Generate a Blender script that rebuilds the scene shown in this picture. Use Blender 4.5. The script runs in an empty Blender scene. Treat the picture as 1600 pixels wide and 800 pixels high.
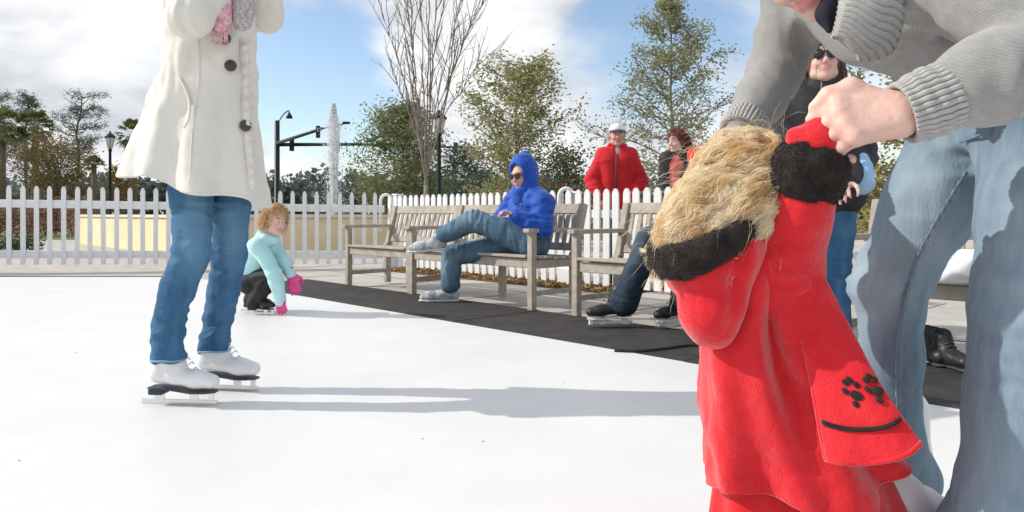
import bpy, bmesh, math, random
import numpy as np
from mathutils import Vector, Matrix
random.seed(7); rng = np.random.default_rng(7)
SC = bpy.context.scene; COL = SC.collection
# ------------------------------------------------------------------ camera
F, H, CX, YH = 1150.0, 0.75, 800.0, 334.0          # focal length in photo pixels, eye height, principal column, horizon row
cam = bpy.data.cameras.new('camera'); co = bpy.data.objects.new('camera', cam); COL.objects.link(co)
co.location = (0, 0, H); co.rotation_euler = (math.radians(90), 0, 0)
cam.sensor_width = 36; cam.lens = F / 1600 * 36; cam.shift_y = -(400 - YH) / 1600; cam.clip_start = .05; cam.clip_end = 3000
SC.camera = co
# ------------------------------------------------------------------ sun, sky, exposure
SUN_EL = 34.0
sdir = Vector((1.0, -0.05, -math.tan(math.radians(SUN_EL)) * 1.0)).normalized()       # travel direction of the light
sl = bpy.data.lights.new('sun', 'SUN'); sl.energy = 2.7; sl.angle = math.radians(.55); sl.color = (1, .95, .87)
so = bpy.data.objects.new('sun', sl); COL.objects.link(so); so.rotation_euler = sdir.to_track_quat('-Z', 'Y').to_euler()
W = bpy.data.worlds.new('World'); SC.world = W; W.use_nodes = True
wn, wl = W.node_tree.nodes, W.node_tree.links; wn.clear()
def N(nt, t, **kw):
    n = nt.nodes.new(t)
    for k, v in kw.items():
        if k.startswith('i_'):
            key = k[2:]; key = int(key) if key.isdigit() else key.replace('_', ' ')
            n.inputs[key].default_value = v
        else: setattr(n, k, v)
    return n
def math_n(nt, op, a, b=None, clamp=False):
    n = nt.nodes.new('ShaderNodeMath'); n.operation = op; n.use_clamp = clamp
    for i, x in enumerate((a, b)):
        if x is None: continue
        if isinstance(x, (int, float)): n.inputs[i].default_value = x
        else: nt.links.new(x, n.inputs[i])
    return n.outputs[0]
def build_sky():
    nt = W.node_tree
    sky = N(nt, 'ShaderNodeTexSky', sky_type='NISHITA', sun_disc=False)
    sky.sun_elevation = math.radians(SUN_EL); sky.sun_rotation = math.atan2(-sdir.x, -sdir.y)
    sky.air_density = 1.0; sky.dust_density = .6; sky.ozone_density = 1.5
    tc = N(nt, 'ShaderNodeTexCoord')
    mp = N(nt, 'ShaderNodeMapping'); nt.links.new(tc.outputs['Generated'], mp.inputs['Vector'])
    mp.inputs['Scale'].default_value = (1, 1, 2.0); mp.inputs['Location'].default_value = (3.1, .7, .35)
    n1 = N(nt, 'ShaderNodeTexNoise', i_Scale=3.2, i_Detail=9.0, i_Roughness=.56, i_Distortion=.25); nt.links.new(mp.outputs[0], n1.inputs['Vector'])
    n2 = N(nt, 'ShaderNodeTexNoise', i_Scale=7.0, i_Detail=7.0, i_Roughness=.5, i_Distortion=.15)
    mp2 = N(nt, 'ShaderNodeMapping'); nt.links.new(tc.outputs['Generated'], mp2.inputs['Vector'])
    mp2.inputs['Scale'].default_value = (1, 1, 2.2); mp2.inputs['Location'].default_value = (1.3, 4.2, .2); nt.links.new(mp2.outputs[0], n2.inputs['Vector'])
    acc = math_n(nt, 'MULTIPLY_ADD', n1.outputs['Fac'], 1.0); nt.nodes[-1].inputs[2].default_value = .04
    # clear gaps between the clouds, by direction
    for px, py, rad, amt in ((500, 110, .16, -.22), (555, 200, .10, -.10), (985, 70, .10, -.16), (1070, 20, .08, -.1), (1400, 170, .14, -.1), (800, 40, .12, .10), (150, 120, .25, .16), (860, 200, .16, .12), (690, 60, .1, .1), (440, 250, .1, .1)):
        d = Vector(((px - CX) / F, 1, (YH - py) / F)).normalized()
        dn = N(nt, 'ShaderNodeVectorMath', operation='DISTANCE'); nt.links.new(tc.outputs['Generated'], dn.inputs[0]); dn.inputs[1].default_value = d
        mr = N(nt, 'ShaderNodeMapRange', interpolation_type='SMOOTHSTEP'); nt.links.new(dn.outputs['Value'], mr.inputs[0])
        mr.inputs[1].default_value = 0; mr.inputs[2].default_value = rad * 1.6; mr.inputs[3].default_value = amt; mr.inputs[4].default_value = 0
        acc = math_n(nt, 'ADD', acc, mr.outputs[0])
    mk = N(nt, 'ShaderNodeMapRange', interpolation_type='SMOOTHSTEP'); nt.links.new(acc, mk.inputs[0])
    mk.inputs[1].default_value = .37; mk.inputs[2].default_value = .60; mk.inputs[3].default_value = .03
    cr = N(nt, 'ShaderNodeValToRGB'); nt.links.new(n2.outputs['Fac'], cr.inputs[0])
    e = cr.color_ramp.elements; e[0].position = .36; e[0].color = (3.1, 3.25, 3.5, 1); e[1].position = .66; e[1].color = (5.3, 5.3, 5.3, 1)
    mx = N(nt, 'ShaderNodeMix', data_type='RGBA'); nt.links.new(mk.outputs[0], mx.inputs[0])
    sm = N(nt, 'ShaderNodeVectorMath', operation='SCALE'); sm.inputs['Scale'].default_value = .84; nt.links.new(sky.outputs[0], sm.inputs[0]); nt.links.new(sm.outputs[0], mx.inputs[6]); nt.links.new(cr.outputs[0], mx.inputs[7])
    bg = N(nt, 'ShaderNodeBackground', i_Strength=.15); nt.links.new(mx.outputs[2], bg.inputs[0])
    out = N(nt, 'ShaderNodeOutputWorld'); nt.links.new(bg.outputs[0], out.inputs[0])
build_sky()
SC.view_settings.view_transform = 'Standard'; SC.view_settings.look = 'None'; SC.view_settings.gamma = 1; SC.view_settings.exposure = .52
SC.cycles.use_denoising = True; SC.cycles.max_bounces = 6; SC.cycles.transparent_max_bounces = 8
try: SC.cycles.denoiser = 'OPENIMAGEDENOISE'
except Exception: pass
# ------------------------------------------------------------------ picture-to-place helpers
A = lambda *x: np.array(x, float)
def P(px, py, Y): return A((px - CX) / F * Y, Y, H - (py - YH) / F * Y)          # a direction plus a known distance
def G(px, py, z=0.0): return P(px, py, F * (H - z) / (py - YH))                    # a point that touches the ground
def unit(v): v = np.asarray(v, float); return v / (np.linalg.norm(v) + 1e-12)
D1 = unit((-1080, F, 0)); D2 = A(-D1[1] * -1, -D1[0], 0)                            # along the bench row (going away) / away from the rink
D2 = A(D1[1], -D1[0], 0)
# ------------------------------------------------------------------ materials
MATS = {}
def mat(name, col, rough=.8, col2=None, nscale=8, nrange=(.35, .65), bump=0, bscale=60, bdetail=3, sheen=0, metal=0, spec=.3, trans=0, attr=None, emit=None, wave=None, stretch=None, nd=4, alpha=None, transmission=0, bump2=None, sss=0):
    if name in MATS: return MATS[name]
    m = bpy.data.materials.new(name); m.use_nodes = True; nt = m.node_tree; b = nt.nodes['Principled BSDF']; MATS[name] = m
    L = nt.links
    b.inputs['Roughness'].default_value = rough; b.inputs['Metallic'].default_value = metal; b.inputs['Specular IOR Level'].default_value = spec
    b.inputs['Base Color'].default_value = (*col, 1)
    if sheen: b.inputs['Sheen Weight'].default_value = sheen; b.inputs['Sheen Roughness'].default_value = .4
    if transmission: b.inputs['Transmission Weight'].default_value = transmission
    if sss:
        b.inputs['Subsurface Weight'].default_value = sss; b.inputs['Subsurface Radius'].default_value = (.012, .005, .003); b.inputs['Subsurface Scale'].default_value = 1
    if alpha is not None: b.inputs['Alpha'].default_value = alpha
    tc = N(nt, 'ShaderNodeTexCoord'); vec = tc.outputs['Object']
    if stretch:
        mp = N(nt, 'ShaderNodeMapping'); mp.inputs['Scale'].default_value = stretch; L.new(vec, mp.inputs[0]); vec = mp.outputs[0]
    csock = None
    if col2 is not None:
        n = N(nt, 'ShaderNodeTexNoise', i_Scale=nscale, i_Detail=nd, i_Roughness=.6); L.new(vec, n.inputs['Vector'])
        mr = N(nt, 'ShaderNodeMapRange'); L.new(n.outputs['Fac'], mr.inputs[0]); mr.inputs[1].default_value, mr.inputs[2].default_value = nrange
        mx = N(nt, 'ShaderNodeMix', data_type='RGBA'); mx.inputs[6].default_value = (*col, 1); mx.inputs[7].default_value = (*col2, 1)
        L.new(mr.outputs[0], mx.inputs[0]); csock = mx.outputs[2]
    if attr:
        an = N(nt, 'ShaderNodeAttribute', attribute_name='tint'); mx = N(nt, 'ShaderNodeMix', data_type='RGBA'); 
        if csock: L.new(csock, mx.inputs[6])
        else: mx.inputs[6].default_value = (*col, 1)
        mx.inputs[7].default_value = (*attr, 1); L.new(an.outputs['Fac'], mx.inputs[0]); csock = mx.outputs[2]
    if csock: L.new(csock, b.inputs['Base Color'])
    hs = None
    if bump:
        n = N(nt, 'ShaderNodeTexNoise', i_Scale=bscale, i_Detail=bdetail, i_Roughness=.6); L.new(vec, n.inputs['Vector']); hs = n.outputs['Fac']
        if bump2:
            n2 = N(nt, 'ShaderNodeTexNoise', i_Scale=bump2[0], i_Detail=2.0); L.new(vec, n2.inputs['Vector'])
            hs = math_n(nt, 'ADD', hs, math_n(nt, 'MULTIPLY', n2.outputs['Fac'], bump2[1]))
    if wave:
        w = N(nt, 'ShaderNodeTexWave', i_Scale=wave[0], i_Distortion=wave[1]); w.bands_direction = wave[2]; L.new(vec, w.inputs['Vector'])
        hw = math_n(nt, 'MULTIPLY', w.outputs['Fac'], wave[3]); hs = math_n(nt, 'ADD', hs, hw) if hs else hw
    if hs is not None:
        bp = N(nt, 'ShaderNodeBump', i_Strength=1.0, i_Distance=bump or .002); L.new(hs, bp.inputs['Height']); L.new(bp.outputs[0], b.inputs['Normal'])
    if trans:
        tr = N(nt, 'ShaderNodeBsdfTranslucent'); ms = N(nt, 'ShaderNodeMixShader', i_0=trans)
        if csock: L.new(csock, tr.inputs[0])
        else: tr.inputs[0].default_value = (*col, 1)
        L.new(b.outputs[0], ms.inputs[1]); L.new(tr.outputs[0], ms.inputs[2]); L.new(ms.outputs[0], nt.nodes['Material Output'].inputs[0])
    return m
# ------------------------------------------------------------------ objects
def tag(o, label=None, cat=None, group=None, kind=None):
    for k, v in (('label', label), ('category', cat), ('group', group), ('kind', kind)):
        if v: o[k] = v
    return o
def empty(name, loc, label=None, cat=None, group=None, kind=None):
    o = bpy.data.objects.new(name, None); COL.objects.link(o); o.location = tuple(loc); o.empty_display_size = .1
    return tag(o, label, cat, group, kind)
def wloc(o):
    v = Vector((0, 0, 0))
    while o is not None: v = v + Vector(o.location); o = o.parent
    return np.array(v)
def obj(name, V, Fc, m, parent=None, smooth=True, tint=None, loc=None):
    """V in world space; the mesh is stored relative to its parent"""
    V = np.asarray(V, float)
    off = wloc(parent) if parent is not None else (np.asarray(loc, float) if loc is not None else np.zeros(3))
    me = bpy.data.meshes.new(name); me.from_pydata((V - off).tolist() if len(V) else [], [], Fc if isinstance(Fc, list) else np.asarray(Fc).tolist())
    if m is not None: me.materials.append(MATS[m] if isinstance(m, str) else m)
    if smooth and len(me.polygons): me.polygons.foreach_set('use_smooth', np.ones(len(me.polygons), bool))
    if tint is not None:
        at = me.attributes.new('tint', 'FLOAT', 'POINT'); at.data.foreach_set('value', np.asarray(tint, np.float32))
    me.update()
    o = bpy.data.objects.new(name, me); COL.objects.link(o)
    if parent is not None: o.parent = parent
    elif loc is not None: o.location = tuple(loc)
    return o
def solid(o, t, off=0.0):
    md = o.modifiers.new('thickness', 'SOLIDIFY'); md.thickness = t; md.offset = off; return o
def subd(o, n=1):
    md = o.modifiers.new('subd', 'SUBSURF'); md.levels = n; md.render_levels = n; return o
class MB:
    def __init__(s): s.v = []; s.f = []
    def add(s, V, Fc):
        k = len(s.v); s.v.extend(np.asarray(V, float).tolist()); s.f.extend([[i + k for i in q] for q in Fc])
    def board(s, c, ax, ay, az, hx, hy, hz, ch=.003):
        """chamfered box, axes ax ay az, half sizes"""
        c, ax, ay, az = map(np.asarray, (c, ax, ay, az)); ch = min(ch, hx * .4, hy * .4, hz * .4)
        V = []; idx = {}
        for sx in (-1, 1):
            for sy in (-1, 1):
                for sz in (-1, 1):
                    for k, (dx, dy, dz) in enumerate(((0, ch, ch), (ch, 0, ch), (ch, ch, 0))):
                        idx[sx, sy, sz, k] = len(V); V.append(c + ax * sx * (hx - dx) + ay * sy * (hy - dy) + az * sz * (hz - dz))
        Q = []
        I = lambda x, y, z, k: idx[x, y, z, k]
        for s1 in (-1, 1):
            Q.append([I(s1, -1, -1, 0), I(s1, 1, -1, 0), I(s1, 1, 1, 0), I(s1, -1, 1, 0)]); Q.append([I(-1, s1, -1, 1), I(1, s1, -1, 1), I(1, s1, 1, 1), I(-1, s1, 1, 1)]); Q.append([I(-1, -1, s1, 2), I(1, -1, s1, 2), I(1, 1, s1, 2), I(-1, 1, s1, 2)])
            for s2 in (-1, 1):
                Q.append([I(s1, s2, -1, 0), I(s1, s2, 1, 0), I(s1, s2, 1, 1), I(s1, s2, -1, 1)])
                Q.append([I(s1, -1, s2, 0), I(s1, 1, s2, 0), I(s1, 1, s2, 2), I(s1, -1, s2, 2)])
                Q.append([I(-1, s1, s2, 1), I(1, s1, s2, 1), I(1, s1, s2, 2), I(-1, s1, s2, 2)])
                for s3 in (-1, 1): Q.append([I(s1, s2, s3, 0), I(s1, s2, s3, 1), I(s1, s2, s3, 2)])
        s.add(V, Q)
    def box(s, lo, hi, ch=.003):
        lo, hi = np.asarray(lo, float), np.asarray(hi, float)
        s.board((lo + hi) / 2, A(1, 0, 0), A(0, 1, 0), A(0, 0, 1), *((hi - lo) / 2), ch)
    def tube(s, pts, rad, n=8, cap=True):
        pts = np.asarray(pts, float); m = len(pts); rad = np.broadcast_to(rad, (m,))
        T = np.gradient(pts, axis=0); T /= np.linalg.norm(T, axis=1)[:, None] + 1e-9
        u = np.cross(T[0], (0.3, .1, 1.0) if abs(T[0][2]) < .9 else (1, 0.2, 0)); u = unit(u); V = []
        a = np.linspace(0, 2 * np.pi, n, endpoint=False)
        for i in range(m):
            u = unit(u - T[i] * np.dot(u, T[i])); w = np.cross(T[i], u)
            V.append(pts[i] + rad[i] * (np.cos(a)[:, None] * u + np.sin(a)[:, None] * w))
        V = np.concatenate(V); Q = [[i * n + j, i * n + (j + 1) % n, (i + 1) * n + (j + 1) % n, (i + 1) * n + j] for i in range(m - 1) for j in range(n)]
        if cap: Q.append(list(range(n))[::-1]); Q.append([(m - 1) * n + j for j in range(n)])
        s.add(V, Q)
    def lathe(s, c, prof, n=16, ax=A(0, 0, 1)):
        c = np.asarray(c, float); ax = unit(ax); u = unit(np.cross(ax, (.3, 1, .2))); w = np.cross(ax, u); a = np.linspace(0, 2 * np.pi, n, endpoint=False); V = []
        for r, z in prof: V.append(c + ax * z + r * (np.cos(a)[:, None] * u + np.sin(a)[:, None] * w))
        m = len(prof); V = np.concatenate(V)
        Q = [[i * n + j, i * n + (j + 1) % n, (i + 1) * n + (j + 1) % n, (i + 1) * n + j] for i in range(m - 1) for j in range(n)]
        Q.append(list(range(n))[::-1]); Q.append([(m - 1) * n + j for j in range(n)]); s.add(V, Q)
    def obj(s, name, m, parent=None, smooth=False, **kw): return obj(name, s.v, s.f, m, parent, smooth, **kw)
def grid_faces(m, n, wrap=False):
    q = []
    for i in range(m - 1):
        for j in range(n if wrap else n - 1): q.append([i * n + j, i * n + (j + 1) % n, (i + 1) * n + (j + 1) % n, (i + 1) * n + j])
    return q
def smoothpath(pts, n):
    """Catmull-Rom through the points"""
    p = np.asarray(pts, float); p = np.vstack([2 * p[0] - p[1], p, 2 * p[-1] - p[-2]]); out = []
    m = len(p) - 3
    for t in np.linspace(0, m - 1e-6, n):
        i = int(t); u = t - i; a, b, c, d = p[i:i + 4]
        out.append(.5 * ((2 * b) + (-a + c) * u + (2 * a - 5 * b + 4 * c - d) * u * u + (-a + 3 * b - 3 * c + d) * u ** 3))
    return np.array(out)
# ------------------------------------------------------------------ noise and implicit surfaces (bodies, clothes)
def _h(ix, iy, iz, seed):
    with np.errstate(over='ignore'):
        h = ix.astype(np.uint32) * np.uint32(374761393) + iy.astype(np.uint32) * np.uint32(668265263) + iz.astype(np.uint32) * np.uint32(1274126177) + np.uint32(seed * 974711 + 77)
        h = (h ^ (h >> np.uint32(13))) * np.uint32(1274126177); h = h ^ (h >> np.uint32(16))
    return h.astype(np.float64) / 4294967295.0
def vn(p, seed=0):
    p = np.asarray(p, float); i = np.floor(p).astype(np.int64); f = p - i; f = f * f * (3 - 2 * f); r = 0
    for dx in (0, 1):
        for dy in (0, 1):
            for dz in (0, 1):
                w = (f[:, 0] if dx else 1 - f[:, 0]) * (f[:, 1] if dy else 1 - f[:, 1]) * (f[:, 2] if dz else 1 - f[:, 2])
                r = r + w * _h(i[:, 0] + dx, i[:, 1] + dy, i[:, 2] + dz, seed)
    return r
def fold(p, scale, seed=0): return 1.05 - np.sqrt((2 * vn(np.asarray(p) * np.asarray(scale), seed) - 1) ** 2 + .018) * 2       # -1..1, ridged
class Sdf:
    def __init__(s, vox=.01, k=.02): s.vox = vox; s.k = k; s.pr = []
    def cone(s, a, b, ra, rb, k=None, sq=None, op=1):
        a, b = np.asarray(a, float), np.asarray(b, float); ab = b - a; L2 = max(ab @ ab, 1e-9)
        def fn(x, y, z):
            px, py, pz = x - a[0], y - a[1], z - a[2]
            t = np.clip((px * ab[0] + py * ab[1] + pz * ab[2]) / L2, 0, 1)
            qx, qy, qz = px - t * ab[0], py - t * ab[1], pz - t * ab[2]
            d2 = qx * qx + qy * qy + qz * qz
            if sq is not None:
                n, fac = sq; c = qx * n[0] + qy * n[1] + qz * n[2]; d2 = d2 + c * c * (1 / fac ** 2 - 1)
            return np.sqrt(d2) - (ra + (rb - ra) * t)
        g = max(ra, rb) * max(1, sq[1] if sq is not None else 1)
        s.pr.append((op, fn, np.minimum(a, b) - g, np.maximum(a, b) + g, s.k if k is None else k)); return s
    def chain(s, pts, rads, **kw):
        for i in range(len(pts) - 1): s.cone(pts[i], pts[i + 1], rads[i], rads[i + 1], **kw)
        return s
    def ell(s, c, rad, R=None, k=None, op=1):
        c = np.asarray(c, float); rad = np.asarray(rad, float); R = np.eye(3) if R is None else np.asarray(R, float); m = rad.min()
        def fn(x, y, z):
            px, py, pz = x - c[0], y - c[1], z - c[2]; q = 0
            for i in range(3): q = q + ((px * R[i][0] + py * R[i][1] + pz * R[i][2]) / rad[i]) ** 2
            q = np.sqrt(q); return (q - 1) * m * .6 + (q - 1) * .4 * rad.mean()
        g = rad.max(); s.pr.append((op, fn, c - g, c + g, s.k if k is None else k)); return s
    def half(s, c, n, lo, hi, k=.004):
        """cut away everything on the +n side of a plane, inside a box"""
        c, n = np.asarray(c, float), unit(n)
        s.pr.append((-1, lambda x, y, z: -((x - c[0]) * n[0] + (y - c[1]) * n[1] + (z - c[2]) * n[2]), np.asarray(lo, float), np.asarray(hi, float), k)); return s
    def mesh(s, disp=None, smooth=2, band=.03):
        lo = np.min([p[2] for p in s.pr if p[0] > 0], axis=0) - .03; hi = np.max([p[3] for p in s.pr if p[0] > 0], axis=0) + .03
        v = s.vox; n = np.ceil((hi - lo) / v).astype(int) + 1
        ax = [lo[i] + np.arange(n[i]) * v for i in range(3)]; Fg = np.full(n, 1.0)
        for op, fn, l, h, k in s.pr:
            m = k + 2 * v + .005 if op > 0 else k
            i0 = np.clip(((l - m - lo) / v).astype(int), 0, n - 1); i1 = np.clip(((h + m - lo) / v).astype(int) + 2, 0, n)
            if (i1 <= i0).any(): continue
            sl_ = tuple(slice(i0[i], i1[i]) for i in range(3))
            d = fn(ax[0][sl_[0]][:, None, None], ax[1][sl_[1]][None, :, None], ax[2][sl_[2]][None, None, :]); f = Fg[sl_]
            if op > 0: hh = np.maximum(k - np.abs(f - d), 0) / k; Fg[sl_] = np.minimum(f, d) - hh * hh * k / 4
            else: d = -d; hh = np.maximum(k - np.abs(f - d), 0) / k; Fg[sl_] = np.maximum(f, d) + hh * hh * k / 4
        if disp is not None:
            I = np.nonzero(np.abs(Fg) < band + 2 * v); pts = np.stack([ax[i][I[i]] for i in range(3)], 1); Fg[I] -= disp(pts)
        S = Fg < 0; c = np.zeros(np.array(S.shape) - 1, np.int8)
        for dx in (0, 1):
            for dy in (0, 1):
                for dz in (0, 1): c += S[dx:S.shape[0] - 1 + dx, dy:S.shape[1] - 1 + dy, dz:S.shape[2] - 1 + dz]
        act = (c > 0) & (c < 8); I = np.stack(np.nonzero(act), 1); idm = np.full(act.shape, -1, np.int64); idm[act] = np.arange(len(I))
        acc = np.zeros((len(I), 3)); cnt = np.zeros(len(I))
        for axx in range(3):
            o1, o2 = [i for i in range(3) if i != axx]
            for a_ in (0, 1):
                for b_ in (0, 1):
                    c0 = I.copy(); c0[:, o1] += a_; c0[:, o2] += b_; c1 = c0.copy(); c1[:, axx] += 1
                    f0 = Fg[tuple(c0.T)]; f1 = Fg[tuple(c1.T)]; cr = (f0 < 0) != (f1 < 0); t = np.where(cr, f0 / np.where(cr, f0 - f1, 1), 0)
                    p = c0.astype(float); p[:, axx] += t; acc[cr] += p[cr]; cnt[cr] += 1
        V = acc / cnt[:, None]; Fq = []
        for axx in range(3):
            o1, o2 = (axx + 1) % 3, (axx + 2) % 3
            s0 = [slice(None)] * 3; s1 = [slice(None)] * 3; s0[axx] = slice(0, -1); s1[axx] = slice(1, None)
            cr = S[tuple(s0)] != S[tuple(s1)]; E = np.stack(np.nonzero(cr), 1); ok = (E[:, o1] > 0) & (E[:, o2] > 0) & (E[:, o1] < n[o1] - 1) & (E[:, o2] < n[o2] - 1); E = E[ok]
            def cid(a_, b_): q = E.copy(); q[:, o1] -= a_; q[:, o2] -= b_; return idm[tuple(q.T)]
            q = np.stack([cid(1, 1), cid(0, 1), cid(0, 0), cid(1, 0)], 1); inside = S[tuple(E.T)]; q[~inside] = q[~inside][:, ::-1]; Fq.append(q)
        Fq = np.concatenate(Fq); Fq = Fq[(Fq >= 0).all(1)]
        if smooth:
            e = np.concatenate([Fq[:, [0, 1]], Fq[:, [1, 2]], Fq[:, [2, 3]], Fq[:, [3, 0]]]); e = np.concatenate([e, e[:, ::-1]])
            deg = np.bincount(e[:, 0], minlength=len(V)).astype(float)[:, None]
            for _ in range(smooth):
                av = np.stack([np.bincount(e[:, 0], weights=V[e[:, 1], i], minlength=len(V)) for i in range(3)], 1) / np.maximum(deg, 1); V = V * .5 + av * .5
        return lo + V * v, Fq
def vnormals(V, Fq):
    V = np.asarray(V); Fq = np.asarray(Fq); nn = np.cross(V[Fq[:, 1]] - V[Fq[:, 0]], V[Fq[:, 2]] - V[Fq[:, 0]]); out = np.zeros_like(V)
    for i in range(Fq.shape[1]):
        for j in range(3): out[:, j] += np.bincount(Fq[:, i], weights=nn[:, j], minlength=len(V))
    return out / (np.linalg.norm(out, axis=1)[:, None] + 1e-12)
def tri_fuzz(V, Fq, n, length, width, seed=0, lean=.6):
    """short fibres standing off a surface: one thin triangle each"""
    r = np.random.default_rng(seed); V = np.asarray(V); Fq = np.asarray(Fq); nm = vnormals(V, Fq)
    ar = np.linalg.norm(np.cross(V[Fq[:, 1]] - V[Fq[:, 0]], V[Fq[:, 2]] - V[Fq[:, 0]]), axis=1); k = r.choice(len(Fq), n, p=ar / ar.sum()); q = Fq[k]
    w = r.dirichlet((1, 1, 1), n); p = (V[q[:, :3]] * w[:, :, None]).sum(1); d = nm[q[:, 0]] + r.normal(0, lean, (n, 3)); d /= np.linalg.norm(d, axis=1)[:, None]
    s = np.cross(d, r.normal(size=(n, 3))); s /= np.linalg.norm(s, axis=1)[:, None]; L = length * r.uniform(.5, 1.2, n)[:, None]
    VV = np.stack([p - s * width - d * .002, p + s * width - d * .002, p + d * L], 1).reshape(-1, 3); return VV, np.arange(3 * n).reshape(-1, 3)
def join(*meshes):
    V = []; Fc = []; k = 0
    for v, f in meshes: V.append(np.asarray(v)); Fc.extend((np.asarray(f) + k).tolist() if not isinstance(f, list) else [[i + k for i in q] for q in f]); k += len(v)
    return np.concatenate(V), Fc
# ------------------------------------------------------------------ surfaces of the place
mat('ground_soil', (.20, .19, .10), .95, (.30, .26, .17), 1.2, bump=.02, bscale=14)
mat('grass_far', (.10, .15, .045), .95, (.20, .20, .08), 3, bump=.02, bscale=30)
mat('concrete', (.40, .38, .35), .9, (.50, .475, .43), 2.5, bump=.0015, bscale=120, bump2=(9, .8))
mat('ice', (.70, .695, .685), .42, (.755, .75, .735), 2.2, (.3, .7), bump=.0008, bscale=30, spec=.3, nd=9)
mat('rubber', (.032, .030, .030), .85, (.055, .050, .047), 5, bump=.0025, bscale=260, bump2=(20, 1.0))
mat('rubber_edge', (.02, .019, .019), .8)
mat('mulch', (.10, .055, .03), .95, (.22, .13, .07), 40, bump=.02, bscale=60)
mat('white_paint', (.78, .78, .78), .55, (.70, .70, .69), 6, bump=.0006, bscale=60)
mat('teak', (.30, .26, .215), .85, (.46, .41, .35), 14, (.3, .7), bump=.0012, bscale=40, stretch=(1, 1, 1))
mat('cream_wall', (.76, .60, .37), .9, (.83, .68, .46), 3, bump=.002, bscale=70)
mat('coping', (.72, .66, .55), .85, (.62, .57, .48), 6)
mat('black_iron', (.012, .014, .016), .5, spec=.4)
mat('lamp_glass', (.75, .74, .70), .3, trans=.4)
mat('bark_pale', (.30, .25, .21), .9, (.18, .15, .125), 22, bump=.004, bscale=50)
mat('bark', (.12, .09, .065), .95, (.2, .16, .12), 18, bump=.006, bscale=40)
mat('leaf_olive', (.23, .25, .105), .6, (.39, .37, .175), 1.6, trans=.45)
mat('leaf_dark', (.16, .185, .085), .6, (.27, .27, .125), 1.5, trans=.45)
mat('leaf_cedar', (.21, .24, .125), .6, (.35, .35, .19), 1.4, trans=.45)
mat('leaf_yellow', (.26, .24, .05), .6, (.42, .36, .10), 2.5, trans=.4)
mat('leaf_holly', (.045, .08, .035), .45, (.09, .13, .05), 3, trans=.2)
mat('leaf_pine', (.06, .095, .075), .7, (.11, .14, .10), .6, trans=.25)
mat('leaf_palm', (.08, .11, .04), .6, (.18, .19, .07), .6, trans=.25)
mat('leaf_rust', (.26, .17, .08), .8, (.15, .15, .06), .7, trans=.3)
mat('leaf_red', (.28, .14, .11), .8, (.40, .26, .20), 1.2, trans=.3)
mat('leaf_orange', (.35, .17, .04), .7, (.20, .18, .05), 1.2, trans=.3)
mat('berry', (.5, .02, .02), .4)
mat('wood_far', (.11, .14, .135), .9, (.16, .18, .15), .08, trans=.3)  # distant haze is mixed into this paler grey-green, no haze volume
mat('water', (.35, .42, .45), .08, spec=.5, transmission=.6)
mat('spray', (.95, .955, .965), .4, trans=.5)
mat('asphalt', (.06, .06, .062), .9, (.09, .09, .09), .7)

def sheet(name, poly, z, m, kind='structure', thick=0):
    n = len(poly); V = [(*p[:2], z) for p in poly]; Fc = [list(range(n))]
    if thick:
        V += [(*p[:2], z - thick) for p in poly]; Fc += [[i, n + i, n + (i + 1) % n, (i + 1) % n] for i in range(n)]
    o = obj(name, V, Fc, m, smooth=False); 
    if kind: o['kind'] = kind
    return o
sheet('ground', [(-900, -60), (900, -60), (900, 1500), (-900, 1500)], -.004, 'ground_soil')
# bench line, rink edge line: both run along D1
B0 = G(645, 463)                                   # front left foot of the middle bench
E0 = G(700, 506)                                   # a point of the rink's edge
along = lambda o, s, d=0.0: o + D1 * s + D2 * d
far_edge_y = G(100, 435)[1]
sF = (far_edge_y - E0[1]) / D1[1]; EC = along(E0, sF)  # corner of the rink
sheet('lawn', [(-60, 19.5), (60, 19.5), (60, 60), (-60, 60)], 0, 'grass_far')
sheet('road', [(-200, 44), (200, 44), (200, 58), (-200, 58)], .004, 'asphalt')
sheet('plaza', [(-26, -12), (26, -12), (26, 21), (-26, 21)], .002, 'concrete')
sheet('mulch_bed_soil', [G(600, 424)[:2], along(G(600, 424), 0, .55)[:2], along(G(600, 424), -3.9, .55)[:2], along(G(600, 424), -3.9, 0)[:2]], .012, 'mulch', 'structure', .01)
# control joints of the plaza slabs, as shallow dark grooves filled with grit
joints = empty('plaza_joints', (0, 0, 0), kind='structure')
mat('grit', (.17, .16, .14), .95)
for k in range(9):
    mb = MB(); c = along(B0, -2.2 + 0, 1.0 + 0); s = -5 + k * 1.5
    p = along(B0, s, 1.4); mb.board(A(p[0], p[1], .003), D2, D1, A(0, 0, 1), 1.5, .006, .002); mb.obj('joint', 'grit', joints)
mb = MB(); p = along(B0, 1, .95); mb.board(A(p[0], p[1], .0035), D1, D2, A(0, 0, 1), 7.0, .006, .002); mb.obj('joint', 'grit', joints)
# rink: one thick white sheet with a real edge, and panels' seams too fine to see
rink = sheet('ice_rink', [(-16, -6), along(E0, -9.5)[:2], EC[:2], (-16, EC[1])], .018, 'ice', 'structure', .018)
kerb = MB(); kerb.board(A(EC[0] / 2 - 8, EC[1] + .03, .012), A(1, 0, 0), A(0, 1, 0), A(0, 0, 1), (EC[0] + 16) / 2, .03, .011); o = kerb.obj('rink_edge_strip', 'rubber_edge'); o['kind'] = 'structure'
# specks of dirt on the ice
mat('speck', (.18, .17, .15), .9)
for i, (x, y) in enumerate(((660, 686), (118, 551), (755, 690), (30, 720), (880, 598))):
    p = G(x, y, .018); r = .0028 + .002 * rng.random(); mb = MB(); mb.lathe((p[0], p[1], .0185), [(r, 0), (r * .7, .0012)], 7)
    o = mb.obj('dirt_speck', 'speck'); tag(o, 'tiny dark speck of dirt on the white rink', 'dirt', 'specks on the rink')
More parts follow.
